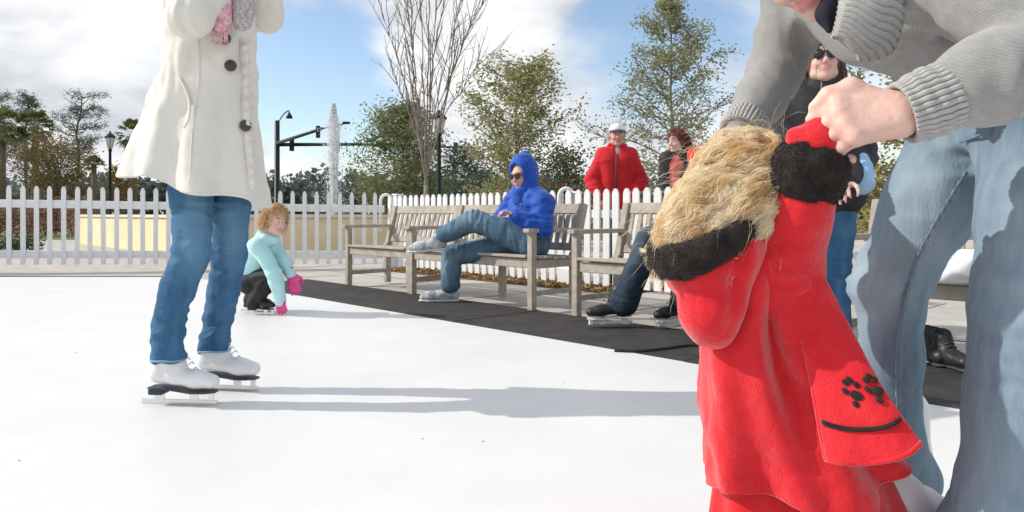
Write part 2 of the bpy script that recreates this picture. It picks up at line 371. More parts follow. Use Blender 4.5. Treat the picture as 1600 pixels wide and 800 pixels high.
# black rubber matting between rink and benches: panels laid end to end
matroot = empty('rubber_matting', tuple(along(E0, 0, .3)), kind='structure')
wM = float((B0 - E0) @ D2); s0 = -9.2; L = 1.83
k = 0
while s0 + k * L < sF - 2.05:
    jitter = (rng.random() - .5) * .03; c = along(E0, s0 + (k + .5) * L, wM / 2 + .02 + jitter); a = (rng.random() - .5) * .006
    d = unit(D1 + D2 * a); e = A(d[1], -d[0], 0); mb = MB(); mb.board((c[0], c[1], .011 + .002 * (k % 2)), d, e, A(0, 0, 1), L / 2 - .004, wM / 2 + .02, .009, .004); mb.obj('mat_panel', 'rubber', matroot); k += 1
# a thin black cable that lies on the matting
pts = [G(x, y, .024) for x, y in ((960, 548), (1000, 549), (1040, 545), (1085, 540), (1140, 546))]
mb = MB(); mb.tube(smoothpath(pts, 24), .011, 7); tag(mb.obj('cable', 'rubber_edge', smooth=True), 'black cable lying across the rubber matting', 'cable')

# ------------------------------------------------------------------ picket fences
def picket_mesh(w, t, h, tip):
    """flat picket with a rounded point"""
    prof = [(-w / 2, 0), (w / 2, 0), (w / 2, h - tip), (w * .36, h - tip * .45), (w * .14, h - tip * .06), (-w * .14, h - tip * .06), (-w * .36, h - tip * .45), (-w / 2, h - tip)]
    n = len(prof); V = [(x, -t / 2, z) for x, z in prof] + [(x, t / 2, z) for x, z in prof]
    Fc = [list(range(n)), list(range(n, 2 * n))[::-1]] + [[i, i + n, (i + 1) % n + n, (i + 1) % n] for i in range(n)]
    me = bpy.data.meshes.new('picket'); me.from_pydata(V, [], Fc); me.materials.append(MATS['white_paint']); return me
def fence(name, label, a, b, zb, zt, pitch, w, rails, posts):
    """a, b ground ends; zb / zt pairs of heights of the picket's foot and tip at the two ends"""
    a, b = np.asarray(a, float), np.asarray(b, float); L = np.linalg.norm((b - a)[:2]); d = unit((b - a) * A(1, 1, 0)); n = A(d[1], -d[0], 0)
    if n[1] > 0: n = -n
    root = empty(name, (a[0], a[1], 0), label, 'fence'); me = picket_mesh(w, .018, zt[0] - zb[0], .05); ang = math.atan2(d[1], d[0]); cnt = int(L / pitch)
    for i in range(cnt + 1):
        s = i * pitch + rng.normal(0, .002); t = s / L; o = bpy.data.objects.new('picket', me); COL.objects.link(o); o.parent = root
        p = d * s + n * .024; o.location = (p[0], p[1], zb[0] + (zb[1] - zb[0]) * t); o.rotation_euler = (rng.normal(0, .004), rng.normal(0, .006), ang); o.scale = (1, 1, (zt[0] + (zt[1] - zt[0]) * t - zb[0] - (zb[1] - zb[0]) * t) / (zt[0] - zb[0]))
    for fr, hh in rails:
        mb = MB(); z0 = zb[0] + fr * (zt[0] - zb[0]); z1 = zb[1] + fr * (zt[1] - zb[1]); mid = (a + b) / 2; sl_ = unit(A(*(b - a)[:2], z1 - z0)); up = unit(np.cross(sl_, n)); up = up if up[2] > 0 else -up
        mb.board(A(mid[0], mid[1], (z0 + z1) / 2), sl_, n, up, L / 2 + .02, .014, hh / 2); mb.obj('rail', 'white_paint', root)
    for s, hgt, block in posts:
        p = a + d * s - n * .065; mb = MB(); mb.board((p[0], p[1], hgt / 2), d, n, A(0, 0, 1), .05, .05, hgt / 2, .006); mb.board((p[0], p[1], hgt + .012), d, n, A(0, 0, 1), .062, .062, .012, .008); po = mb.obj('post', 'white_paint', root)
        if block: mb = MB(); q = a + d * s + n * .02; mb.board((q[0], q[1], .1), d, n, A(0, 0, 1), .10, .10, .098, .012); mb.obj('foot_block', 'white_paint', root)
    return root, d, n
R0 = G(756, 433); R1 = G(890, 446); dR = unit(R1 - R0)
corner = R0 - dR * 1.95; rend = R0 + dR * 3.55
lend = P(-40, 334, 9.1); lend[2] = 0; l8 = P(8, 0, 9.05)
lfence_start = A(P(-420, 0, 8.7)[0], 8.7, 0)
sc_l = 1 / 9.05
tl = H + (YH - 285) * 9.0 / F; bl = H - (414 - YH) * 9.0 / F
fence('picket_fence', 'white picket fence with wide gaps in front of the yellow fountain wall', lfence_start, corner - A(.12, 0, 0), (bl + .02, .06), (tl + .02, 1.04), .156, .054, ((.13, .10), (.77, .10)), ((.3, tl - .12, False), (2.6, tl - .14, False), (5.0, tl - .17, False)))
fr, dd, nn_ = fence('picket_fence', 'white picket fence with close-set pickets behind the bench row', corner, rend, (.03, .03), (1.0, 1.0), .124, .078, ((.2, .085), (.74, .085)), ((.05, 1.0, True), (3.35, .96, True), (5.4, .96, False)))
for s in (-.14, 3.28):                               # the small rounded hoops on the end posts
    mb = MB(); c = corner + dR * s; pts = [c + A(1, 0, 0) * (.075 * math.cos(t)) + A(0, 0, .93 + (.085 * math.sin(t))) for t in np.linspace(0, math.pi, 15)]
    pts = [pts[0] - A(0, 0, .42)] + pts + [pts[-1] - A(0, 0, .42)]
    mb.tube(pts, .022, 8); mb.obj('post_hoop', 'white_paint', fr, smooth=True)
# ------------------------------------------------------------------ benches
def bench(length, seed, label, start, off=0.0):
    """front left foot at start; the bench runs towards the camera along -D1, its back is away from the rink"""
    r = np.random.default_rng(seed); ex, ey, ez = -D1, D2, A(0, 0, 1); o3 = A(start[0], start[1], 0)
    root = empty('park_bench', o3, label, 'bench', 'weathered benches in a row along the rink')
    W_ = lambda x, y, z: o3 + ex * x + ey * y + ez * z
    def b(name, x, y, z, hx, hy, hz, par=root, tilt=0.0, tw=0.0):
        a1, a2, a3 = ex, unit(ey * math.cos(tilt) + ez * math.sin(tilt)), unit(-ey * math.sin(tilt) + ez * math.cos(tilt))
        if tw: a1, a3 = unit(a1 * math.cos(tw) + a3 * math.sin(tw)), unit(a3 * math.cos(tw) - a1 * math.sin(tw))
        mb = MB(); mb.board(W_(x, y, z), a1, a2, a3, hx, hy, hz, .004); return mb.obj(name, 'teak', par)
    L = length; hz = .02
    for x in (0, L):
        b('leg', x, 0, hz + .295, .027, .027, .295)
        # rear post: straight to the seat, then raked
        mb = MB(); mb.board(W_(x, .47, .21 + hz), ex, ey, ez, .028, .031, .21, .004); mb.obj('leg', 'teak', root)
        b('back_post', x, .47 + .062, .622, .028, .028, .215, tilt=-.27)
        b('arm', x, .235, .622, .034, .30, .016, tilt=.0)
        b('side_rail', x, .235, .365, .014, .21, .032); b('stretcher', x, .235, .145, .013, .21, .02)
    b('leg', L / 2, .40, .19 + hz, .026, .028, .19)
    b('front_apron', L / 2, .004, .372, L / 2 - .03, .013, .036); b('rear_apron', L / 2, .455, .372, L / 2 - .03, .013, .03); b('long_stretcher', L / 2, .44, .145, L / 2 - .03, .011, .018) if False else None
    for i in range(6): b('seat_slat', L / 2, -.005 + i * .083, .425 - .006 * min(i, 3) + r.normal(0, .0012), L / 2 + .028 if i else L / 2 - .033, .034, .011, tw=r.normal(0, .001))
    rk = -.27; up = lambda t: (.47 + .002 + .265 * t * 2 * .5, 0)
    def back(name, x, t, hx, hy, hzz, tw=0.0): return b(name, x, .49 + t * math.sin(.27) + 0, .44 + t * math.cos(.27), hx, hy, hzz, tilt=rk, tw=tw)
    back('back_rail', L / 2, .045, L / 2 - .03, .015, .03); back('top_rail', L / 2, .362, L / 2 - .026, .016, .042)
    n = int(L / .078)
    for i in range(n): back('back_slat', (i + .75) * (L - .05) / n, .198 + r.normal(0, .001), .021, .008, .126, tw=r.normal(0, .006))
    return root
lens = lambda a, b: float(np.linalg.norm(G(*a) - G(*b)))
B1 = G(545, 448); B2 = B0; B2r = G(831, 489); B3 = G(901, 498)
L2_ = lens((645, 463), (831, 489))
bench(max(.9, float(np.linalg.norm(B2 - B1)) - .10), 1, 'short weathered grey wooden bench, empty, farthest along the row', B1)
bench(L2_, 2, 'weathered grey wooden bench under the person in the blue hooded jacket', B2)
dB = unit(B2r - B2); B3r_s = 1.72
bench(1.68, 3, 'weathered wooden bench where the person in dark jeans wears skates', B3)
B4 = B3 - D1 * (1.68 + .16)
bench(1.6, 4, 'weathered wooden bench with a white bag on its seat and boots before it', B4)

# ------------------------------------------------------------------ fountain
fb = G(330, 409 - 5); fB = A(fb[0], fb[1], 0)
fl1, fl2 = 8.0, 9.0
froot = empty('fountain', fB + D1 * fl1 / 2 + D2 * fl2 / 2, 'yellow rendered square fountain basin with a white water jet', 'fountain')
for nm, a, d, Ls in (('basin_wall', fB, D1, fl1), ('basin_wall', fB, D2, fl2), ('basin_wall', fB + D2 * fl2, D1, fl1), ('basin_wall', fB + D1 * fl1, D2, fl2)):
    e = A(d[1], -d[0], 0); c = a + d * Ls / 2; mb = MB(); mb.board((c[0], c[1], .335), d, e, A(0, 0, 1), Ls / 2 - (.15 if d is D1 else -.15), .15, .335, .01); w = mb.obj('basin_wall', 'cream_wall', froot)
    mb = MB(); mb.board((c[0], c[1], .70), d, e, A(0, 0, 1), Ls / 2 - (.19 if d is D1 else -.19), .19, .03, .01); mb.obj('coping', 'coping', w)
cw = fB + D1 * fl1 / 2 + D2 * fl2 / 2
obj('water_surface', [(*(fB + D1 * a * fl1 + D2 * b * fl2)[:2], .5) for a, b in ((.02, .02), (.98, .02), (.98, .98), (.02, .98))], [[0, 1, 2, 3]], 'water', froot, False)
jt = P(521, 162, 17.2); jc = A(jt[0], jt[1], 0)
# the jet: a core of tapered strings and thousands of drops falling round it
Vd = []; n = 7500; t = rng.random(n); zj = jt[2]
hgt = .5 + (zj - .5) * (1 - t ** 1.25); hq = np.clip((hgt - .5) / (zj - .5), 0, 1); rad = .035 + .11 * np.sin(hq * math.pi * .62) ** 1.5 * np.clip((1.02 - hq) * 5, .12, 1) + .14 * rng.random(n) * (rng.random(n) < .25) * (hq < .9) + .42 * rng.random(n) * (rng.random(n) < .16) * (hq < .8)
ang = rng.random(n) * 2 * math.pi; q = np.sqrt(rng.random(n)); pos = np.stack([jc[0] + rad * q * np.cos(ang), jc[1] + rad * q * np.sin(ang), hgt], 1); sz = rng.uniform(.005, .016, n)[:, None]
tet = A([0, 0, 2.4], [.9, 0, 0], [-.5, .8, 0], [-.5, -.8, 0]); tet[:, 2] -= .6
VV = (pos[:, None, :] + tet[None] * sz[:, :, None]).reshape(-1, 3); base = np.arange(n)[:, None] * 4
FF = (np.concatenate([base + A(a).astype(int) for a in ((0, 1, 2), (0, 2, 3), (0, 3, 1), (1, 3, 2))])).astype(int)
jet = obj('water_jet', VV, FF, 'spray', froot, False); jet['kind'] = 'stuff'
mb = MB()
for i in range(5):
    a = i * 2.4; top = zj * rng.uniform(.8, .99); r0 = rng.uniform(.0, .1); mb.tube([jc + A(r0 * .3 * math.cos(a), r0 * .3 * math.sin(a), .5), jc + A(r0 * math.cos(a), r0 * math.sin(a), top * .6), jc + A(1.5 * r0 * math.cos(a), 1.5 * r0 * math.sin(a), top)], [.03, .022, .006], 6)
mb.obj('jet_core', 'spray', froot, smooth=True)

# ------------------------------------------------------------------ lamps and signals
def street_lamp(px, ptop, Hh, label):
    Y = F * (Hh - H) / (YH - ptop); b = P(px, YH, Y); b[2] = 0; root = empty('street_lamp', b, label, 'street lamp')
    k = Hh / 4.0
    mb = MB(); mb.lathe(b, [(.16, 0), (.16, .06), (.11, .12), (.10, .6), (.075, .68), (.06, .75), (.05, 3.2 * k), (.075, 3.22 * k), (.075, 3.28 * k), (.05, 3.32 * k)], 14); mb.obj('post', 'black_iron', root, True)
    mb = MB(); mb.lathe(b, [(.06, 3.32 * k), (.10, 3.36 * k), (.17, 3.72 * k), (.16, 3.74 * k)], 12); mb.obj('lantern_glass', 'lamp_glass', root, True)
    mb = MB(); mb.lathe(b, [(.20, 3.74 * k), (.21, 3.77 * k), (.13, 3.87 * k), (.05, 3.92 * k), (.03, 4.0 * k)], 12); mb.obj('lantern_roof', 'black_iron', root, True)
    for i in range(6):
        a = i * math.pi / 3; mb = MB(); mb.tube([b + A(.085 * math.cos(a), .085 * math.sin(a), 3.34 * k), b + A(.175 * math.cos(a), .175 * math.sin(a), 3.75 * k)], .010, 5); mb.obj('lantern_bar', 'black_iron', root)
street_lamp(172, 205, 4.0, 'black lantern street lamp between the palms and the skater in white')
street_lamp(686, 172, 3.4, 'black lantern street lamp beside the bare tree')
def signal(root, p, ax, n, k=1.0):
    mb = MB(); mb.board(p, ax, A(ax[1], -ax[0], 0), A(0, 0, 1), .17 * k, .12 * k, .17 * n * k, .03); hd = mb.obj('signal_head', 'black_iron', root)
    for i in range(n):
        mb = MB(); c = p + A(0, -.12 * k, .32 * k * (i - (n - 1) / 2)); mb.lathe(c, [(.11 * k, 0), (.12 * k, .16 * k)], 12, A(0, -1, 0)); mb.obj('signal_visor', 'black_iron', hd)
Yp = 50.0; pb = P(433, YH, Yp); pb[2] = 0
sg = empty('traffic_signal_pole', pb, 'tall black traffic signal pole with mast arms beyond the fence', 'traffic signal')
zt = P(433, 190, Yp)[2]; za = P(433, 226, Yp)[2]
mb = MB(); mb.lathe(pb, [(.26, 0), (.26, .25), (.19, .3), (.17, zt), (.05, zt + .1)], 14); mb.obj('pole', 'black_iron', sg, True)
mb = MB(); mb.tube([pb + A(0, 0, za), P(560, 225.5, Yp), P(745, 231, Yp)], [.13, .10, .06], 8); arm = mb.obj('mast_arm', 'black_iron', sg, True)
mb = MB(); e2 = P(503, 201, 33.0); mb.tube([pb + A(0, 0, za + .1), e2], [.12, .07], 8); mb.obj('mast_arm', 'black_iron', sg, True)
mb = MB(); lt = P(452, 178, Yp); mb.tube(smoothpath([pb + A(0, 0, zt - .2), pb + A(.4, 0, zt + .45), lt + A(-.05, 0, .22), lt], 10), .04, 6); mb.lathe(lt + A(0, 0, -.25), [(.22, -.05), (.2, .1), (.05, .35)], 10); mb.obj('luminaire', 'black_iron', sg, True)
for px, py, n, Yq in ((456, 226, 3, Yp - .2), (497, 206, 3, 34.0), (712, 233, 3, Yp - .2), (527, 228, 3, Yp - .2)): signal(sg, P(px, py, Yq), A(1, 0, 0), n, .55 if Yq < 40 else .85)
mb = MB(); mb.tube([e2, P(540, 193, 33)], .03, 6); mb.board(P(541, 192, 33), A(1, 0, 0), A(0, 1, 0), A(0, 0, 1), .16, .09, .05); mb.obj('camera_arm', 'black_iron', sg)

# ------------------------------------------------------------------ trees
def leaves(points, n, size, spread, seed, aspect=.5, droop=0.0, along_=None):
    """n little leaf blades round the points; each a bent quad"""
    r = np.random.default_rng(seed); pts = np.asarray(points); k = r.integers(0, len(pts), n)
    c = pts[k] + r.normal(0, 1, (n, 3)) * spread; d = r.normal(0, 1, (n, 3)); d[:, 2] = d[:, 2] * .6 - droop; d /= np.linalg.norm(d, axis=1)[:, None]
    s = np.cross(d, r.normal(0, 1, (n, 3))); s /= np.linalg.norm(s, axis=1)[:, None]; L = size * r.uniform(.6, 1.3, n)[:, None]
    V = np.stack([c, c + d * L * .5 + s * L * aspect * .5, c + d * L, c + d * L * .5 - s * L * aspect * .5], 1).reshape(-1, 3); return V, np.arange(4 * n).reshape(-1, 4)
def limb(p, d, L, r0, n, seed, bend=.25, up=.0):
    r = np.random.default_rng(seed); pts = [np.asarray(p, float)]; d = unit(d)
    for i in range(n): d = unit(d + r.normal(0, bend / n ** .5, 3) + A(0, 0, up / n)); pts.append(pts[-1] + d * L / n)
    return np.array(pts)
def leafy_tree(name, label, base, height, spread, trunk_h, leafmat, bark, nleaf, lsize, seed, shape='round', limbs=26, gap=.28, trunk_r=.05, category='tree', clump=.16, stems=1):
    r = np.random.default_rng(seed); root = empty(name, base, label, category); tr = MB(); tips = []
    for st in range(stems):
        lean = r.normal(0, .03 if stems == 1 else .16, 2); tp = [base + A(lean[0] * t * height, lean[1] * t * height, t * height * .97) + A(*r.normal(0, .02, 2), 0) * height * .3 * t for t in np.linspace(0, 1, 9)]; tp[0][2] -= .03
        tr.tube(smoothpath(tp, 18), np.linspace(trunk_r, trunk_r * .12, 18), 8)
        for i in range(limbs // stems):
            t = trunk_h / height + (1 - trunk_h / height) * ((i + r.random()) / (limbs // stems)) * .97
            q = tp[min(8, int(t * 8))] * (1 - (t * 8) % 1) + tp[min(8, int(t * 8) + 1)] * ((t * 8) % 1); h = (t - trunk_h / height) / (1 - trunk_h / height)
            if shape == 'round': R = spread * (math.sin(math.pi * min(1, (h * .86 + .14))) ** .7) * r.uniform(.75, 1.1)
            elif shape == 'cone': R = spread * (1 - h) ** .75 * r.uniform(.6, 1.15) + .12
            else: R = spread * (.35 + .65 * math.sin(math.pi * (h * .75 + .2))) * r.uniform(.6, 1.15)
            a = i * 2.399 + r.normal(0, .4); up = .65 - .5 * (1 - h) if shape != 'cone' else .15 + .5 * h
            d = A(math.cos(a), math.sin(a), up); L = R / math.hypot(1, 0); lp = limb(q, d, L, 0, 7, int(r.integers(1e6)), .3, .25)
            tr.tube(lp, np.linspace(trunk_r * .32 * (1 - h * .6), .006, len(lp)), 5)
            for j in range(2, len(lp)):
                for m in range(2):
                    a2 = a + r.choice((-1, 1)) * r.uniform(.4, 1.3); sp = limb(lp[j], A(math.cos(a2), math.sin(a2), r.uniform(-.2, .7)), L * r.uniform(.18, .42), 0, 4, int(r.integers(1e6)), .3, .1)
                    if r.random() > gap: tips.extend(sp[1:])
                    tr.tube(sp, np.linspace(.008, .003, len(sp)), 4)
    obj('trunk', tr.v, tr.f, bark, root, True); V, Fc = leaves(np.array(tips), nleaf, lsize, clump, seed + 1); obj('crown', V, Fc, leafmat, root, False); return root
gb = lambda px, Y: A(P(px, YH, Y)[0], Y, 0)
zt_ = lambda py, Y: H + (YH - py) / F * Y
# bare vase-shaped tree
def bare_tree():
    Yt = 13.0; b = gb(663, Yt); root = empty('bare_tree', b, 'leafless vase-shaped young tree with pale trunk beside the street lamp', 'tree'); tr = MB(); tw = MB(); r = np.random.default_rng(5)
    tr.tube([b + A(0, 0, -.03), b + A(.02, 0, .7), b + A(.03, .02, 1.25)], [.060, .048, .040], 9); fk = b + A(.03, .02, 1.25)
    lead = [smoothpath([fk - A(0, 0, .25), fk + A(0, 0, .15), P(a, 170, Yt), P(b, 60, Yt)], 30) for a, b in ((648, 632), (672, 672), (694, 716))]
    for l_ in lead: tr.tube(l_, np.linspace(.026, .010, 30), 7)
    ends = ((598, 20, -.25, 0), (612, -40, .4, 0), (628, -60, -.5, 0), (640, -60, .3, 0), (655, -80, -.2, 1), (672, -80, .5, 1), (690, -70, -.4, 1), (706, -60, .2, 1), (722, -10, .6, 2), (745, 15, -.3, 2), (764, -20, .1, 2), (735, -70, .45, 2), (612, 110, .6, 0), (752, 95, -.5, 2))
    for i, (px, py, dy, li) in enumerate(ends):
        e = P(px, py, Yt + dy); s = lead[li][6 + (i * 5) % 20]; m1 = s * .62 + e * .38 + A((s[0] - e[0]) * .12, 0, .08); m2 = s * .25 + e * .75 + A((s[0] - e[0]) * .05, 0, .05)
        pth = smoothpath([s, m1, m2, e], 16); pth[2:-1] += r.normal(0, .012, (13, 3)); tr.tube(pth, np.linspace(.015, .004, 16), 6)
        for j in range(4, 15):
            for q in range(2):
                if r.random() < .6:
                    d = unit(pth[min(j + 1, 15)] - pth[j - 1]) + A(r.normal(0, .42), r.normal(0, .42), r.uniform(0, .3)); t1 = limb(pth[j], d, r.uniform(.3, .95), 0, 6, int(r.integers(1e6)), .2, .35); tw.tube(t1, np.linspace(.0085, .003, 7), 4)
                    for jj in (2, 4):
                        t2 = limb(t1[jj], unit(t1[jj] - t1[jj - 1]) + r.normal(0, .45, 3), r.uniform(.15, .4), 0, 4, int(r.integers(1e6)), .2, .3); tw.tube(t2, np.linspace(.005, .0022, 5), 3)
    obj('trunk', tr.v, tr.f, 'bark_pale', root, True); obj('twigs', tw.v, tw.f, 'bark_pale', root, True)
bare_tree()
leafy_tree('oak_tree', 'dense dark evergreen tree behind the bare tree', gb(628, 24), zt_(165, 24), 1.75, .25, 'leaf_dark', 'bark', 17000, .11, 11, 'round', 40, .05, .07, clump=.2)
leafy_tree('leafy_tree', 'olive green leafy tree behind the person in blue', gb(808, 16), zt_(90, 16), 1.22, .55, 'leaf_olive', 'bark', 14000, .08, 12, 'oval', 56, .24, .05, clump=.10)
leafy_tree('cedar_tree', 'tall airy evergreen with open horizontal branches behind the red-haired woman', gb(1052, 13.5), zt_(-15, 13.5), 1.75, .5, 'leaf_cedar', 'bark_pale', 12500, .065, 31, 'cone', 58, .36, .06, clump=.075)
leafy_tree('yellow_tree', 'yellow green shrubby tree behind the dark-jacketed woman', gb(1395, 8.2), zt_(110, 8.2), .48, .3, 'leaf_yellow', 'bark_pale', 3800, .06, 41, 'oval', 34, .2, .03, clump=.06, stems=3)
leafy_tree('holly_bush', 'dark holly bush with red berries beside the person in red', gb(888, 15), zt_(238, 15), .5, .2, 'leaf_holly', 'bark', 3200, .08, 51, 'oval', 24, .25, .03, 'shrub')
hb = rng.normal(0, 1, (60, 3)) * A(.3, .2, .4) + gb(888, 14.8) + A(0, 0, 1.35)
mb = MB()
for p in hb: mb.lathe(p, [(.006, -.02), (.022, 0), (.006, .02)], 6)
bo = mb.obj('berries', 'berry', bpy.data.objects['holly_bush'], True); bo['kind'] = 'stuff'
leafy_tree('round_shrub', 'dull green shrub between the street lamp and the olive tree', gb(728, 21), zt_(232, 21), .95, .2, 'leaf_pine', 'bark', 4200, .10, 52, 'round', 26, .25, .04, 'shrub')
leafy_tree('rust_tree', 'rusty brown half-bare tree in front of the pines', gb(98, 34), zt_(228, 34), 1.75, 1.4, 'leaf_rust', 'bark', 8000, .12, 53, 'oval', 44, .15, .09, clump=.2, stems=3)
leafy_tree('rust_tree', 'orange brown small tree beside the lamp and the coat', gb(190, 36), zt_(262, 36), .8, .9, 'leaf_orange', 'bark', 2200, .13, 54, 'oval', 24, .15, .06)
def pine(px, ptop, Y, wpx, seed, label):
    b = gb(px, Y); hgt = zt_(ptop, Y); w = wpx / F * Y / 2; root = empty('pine_tree', b, label, 'tree', 'tall pines beyond the road'); r = np.random.default_rng(seed); tr = MB(); tips = []
    tp = [b + A(r.normal(0, .12) * t * 2, r.normal(0, .1), t * hgt) for t in np.linspace(0, 1, 8)]; tr.tube(smoothpath(tp, 14), np.linspace(.26, .05, 14), 7)
    for i in range(30):
        t = .45 + .55 * (i + r.random()) / 30; q = smoothpath(tp, 60)[min(59, int(t * 59))]; a = i * 2.4 + r.normal(0, .3); h = (t - .45) / .55
        L = w * (.55 + .6 * math.sin(math.pi * (h * .8 + .12))) * r.uniform(.5, 1.1); lp = limb(q, A(math.cos(a), math.sin(a), .12), L, 0, 6, int(r.integers(1e6)), .3, .5); tr.tube(lp, np.linspace(.07, .015, 7), 5)
        if r.random() < .8:
            for p in lp[3:]: tips.extend([p + r.normal(0, 1, 3) * A(.32, .32, .12) for _ in range(4)])
    obj('trunk', tr.v, tr.f, 'bark', root, True); V, Fc = leaves(np.array(tips), 6500, .30, .2, seed, .22); obj('crown', V, Fc, 'leaf_pine', root, False)
pine(122, 150, 80, 76, 61, 'broad flat-topped pine far beyond the palms'); pine(42, 146, 86, 42, 62, 'slim pine standing behind the tallest palm'); pine(-4, 150, 84, 60, 63, 'pine partly out of view beyond the left palm')
def palm(px, ptop, Y, wpx, seed, label, hgt=None, orange=False):
    b = gb(px, Y); hgt = zt_(ptop, Y); R = wpx / F * Y / 2; r = np.random.default_rng(seed); root = empty('palm_tree', b, label, 'palm tree', 'cabbage palms beyond the fence'); hc = hgt - R * .75
    mb = MB(); mb.tube([b + A(0, 0, -.03), b + A(.05, 0, hc * .5), b + A(.03, 0, hc)], [.2, .16, .17], 9); mb.obj('trunk', 'bark', root, True); c = b + A(.03, 0, hc); V = []; Fc = []
    for i in range(46):
        a = i * 2.4 + r.normal(0, .2); el = math.radians(r.uniform(-42, 78)); d = A(math.cos(a) * math.cos(el), math.sin(a) * math.cos(el), math.sin(el)); pl = R * r.uniform(.42, .6); h = c + d * pl; V += [c + A(0, 0, .012), c - A(0, 0, .012), h]; k = len(V) - 3; Fc.append([k, k + 1, k + 2])
        side = unit(np.cross(d, A(0, 0, 1))); nrm = np.cross(side, d)
        for j in range(15):
            g = (j - 7) / 7 * 1.35; dd_ = unit(d * math.cos(g) + side * math.sin(g)); Lf = R * r.uniform(.4, .58) * (1 - .25 * abs(g)); m = h + dd_ * Lf * .6 + nrm * .02; e = h + dd_ * Lf - A(0, 0, Lf * r.uniform(.2, .5)); wv = np.cross(dd_, nrm) * .035 * Y / 38
            k = len(V); V += [h, m + wv, e, m - wv]; Fc.append([k, k + 1, k + 2, k + 3])
    obj('crown', V, Fc, 'leaf_orange' if orange else 'leaf_palm', root, False)
palm(54, 172, 38, 70, 71, 'tall cabbage palm left of the rusty brown tree'); palm(2, 170, 37, 76, 72, 'cabbage palm partly cut off beyond the fence end'); palm(208, 188, 40, 62, 73, 'cabbage palm half hidden by the white coat'); palm(146, 244, 50, 34, 74, 'small far palm between the rusty tree and the street lamp')
# brownish red shrubs behind the wide-gapped fence
for i in range(13):
    px = -150 + i * 24 + rng.normal(0, 4); Y = 24 + rng.normal(0, .8); leafy_tree('bedding_shrub', 'low reddish brown shrub in the bed beyond the fence', gb(px, Y), .95 + .25 * rng.random(), .42, .05, 'leaf_red', 'bark', 900, .10, 100 + i, 'round', 12, .1, .02, 'shrub', clump=.12, stems=2)['group'] = 'reddish shrubs beyond the fence'
for i in range(5):
    px = 6 + i * 12; leafy_tree('low_plant', 'small dark green plant at the foot of the fence', gb(px, 13.0 + .2 * i), .27, .16, .02, 'leaf_holly', 'bark', 260, .06, 130 + i, 'round', 8, .1, .01, 'plant', clump=.05)['group'] = 'dark plants behind the fence'
# far wood closing the horizon: reads as one mass
V = []; FF = []; r = np.random.default_rng(8); pts = []
for i in range(520):
    x = -150 + 330 * i / 520 + r.normal(0, 1); y = 120 + r.normal(0, 8); hh = (6.2 + 2.4 * vn(A([x * .06, 0, 0]), 3)[0] + r.normal(0, .5)) * (1.0 if x < -12 else .9)
    m = 46; p = r.normal(0, 1, (m, 3)); p /= np.linalg.norm(p, axis=1)[:, None]; p = p * r.random((m, 1)) ** .33 * A(2.2, 1.6, hh * .52) + A(x, y, hh * .5); pts.append(p)
V, FF = leaves(np.concatenate(pts), 60000, 1.0, .3, 9, .7); o = obj('far_wood', V, FF, 'wood_far', None, False); tag(o, 'dark band of far-off trees along the horizon', 'woodland', None, 'stuff')
# loose mulch and fallen leaves at the foot of the close-set fence
n = 3600; sM = rng.random(n) * 3.9; dM = rng.random(n) * .5 + .03; bp_ = G(600, 424); c = np.stack([bp_[0] - D1[0] * sM + D2[0] * dM, bp_[1] - D1[1] * sM + D2[1] * dM, .014 + rng.random(n) * .03], 1)
d = rng.normal(0, 1, (n, 3)) * A(1, 1, .5); d /= np.linalg.norm(d, axis=1)[:, None]; s_ = np.cross(d, rng.normal(0, 1, (n, 3))); s_ /= np.linalg.norm(s_, axis=1)[:, None]; L_ = rng.uniform(.02, .06, n)[:, None]
mat('chips', (.16, .09, .05), .9, (.42, .28, .12), 9)
tag(obj('mulch_chips', np.stack([c - d * L_ / 2 - s_ * .006, c + d * L_ / 2 - s_ * .008, c + d * L_ / 2 + s_ * .006, c - d * L_ / 2 + s_ * .008], 1).reshape(-1, 3), np.arange(4 * n).reshape(-1, 4), 'chips', None, False), 'brown bark chips and dry leaves along the fence foot', 'mulch', None, 'stuff')
# ------------------------------------------------------------------ people: shared builders
mat('skin', (.60, .36, .27), .5, (.68, .42, .32), 30, bump=.0004, bscale=300, spec=.35, attr=(.50, .14, .12), sss=.15)
mat('skin_pale', (.66, .43, .36), .5, (.72, .47, .39), 24, bump=.0005, bscale=260, bump2=(60, 1.0), spec=.35, attr=(.62, .25, .22), sss=.15)
mat('eye_white', (.75, .73, .70), .2); mat('eye_dark', (.03, .02, .015), .15, spec=.6); mat('glasses_black', (.008, .008, .009), .15, spec=.6)
mat('coat_cream', (.80, .775, .71), .85, (.73, .70, .635), 5, bump=.0012, bscale=400, sheen=.2, bump2=(14, 6.0))
mat('button_dark', (.05, .045, .04), .35, spec=.5); mat('button_edge', (.30, .28, .25), .4)
mat('scarf_pink', (.62, .28, .34), .9, (.76, .54, .57), 70, (.4, .6), bump=.002, bscale=200); mat('scarf_grey', (.30, .28, .28), .9, (.58, .54, .53), 95, bump=.002, bscale=160)
mat('denim_blue', (.017, .075, .175), .85, (.045, .145, .28), 9, (.3, .72), bump=.0012, bscale=520, bump2=(30, 3.0), attr=(.16, .32, .47))
mat('denim_hem', (.22, .36, .48), .85)
mat('denim_faded', (.115, .18, .245), .85, (.185, .26, .325), 60, (.3, .7), bump=.001, bscale=420, bump2=(90, 1.2), stretch=(1, 1, .14), attr=(.36, .45, .51))
mat('denim_man', (.045, .10, .155), .85, (.08, .15, .21), 9, bump=.001, bscale=400, bump2=(24, 3.0), attr=(.15, .24, .31))
mat('denim_dark', (.010, .022, .038), .85, (.022, .042, .062), 9, bump=.001, bscale=400, bump2=(24, 3.0), attr=(.055, .085, .11))
mat('stitch', (.42, .40, .34), .8)
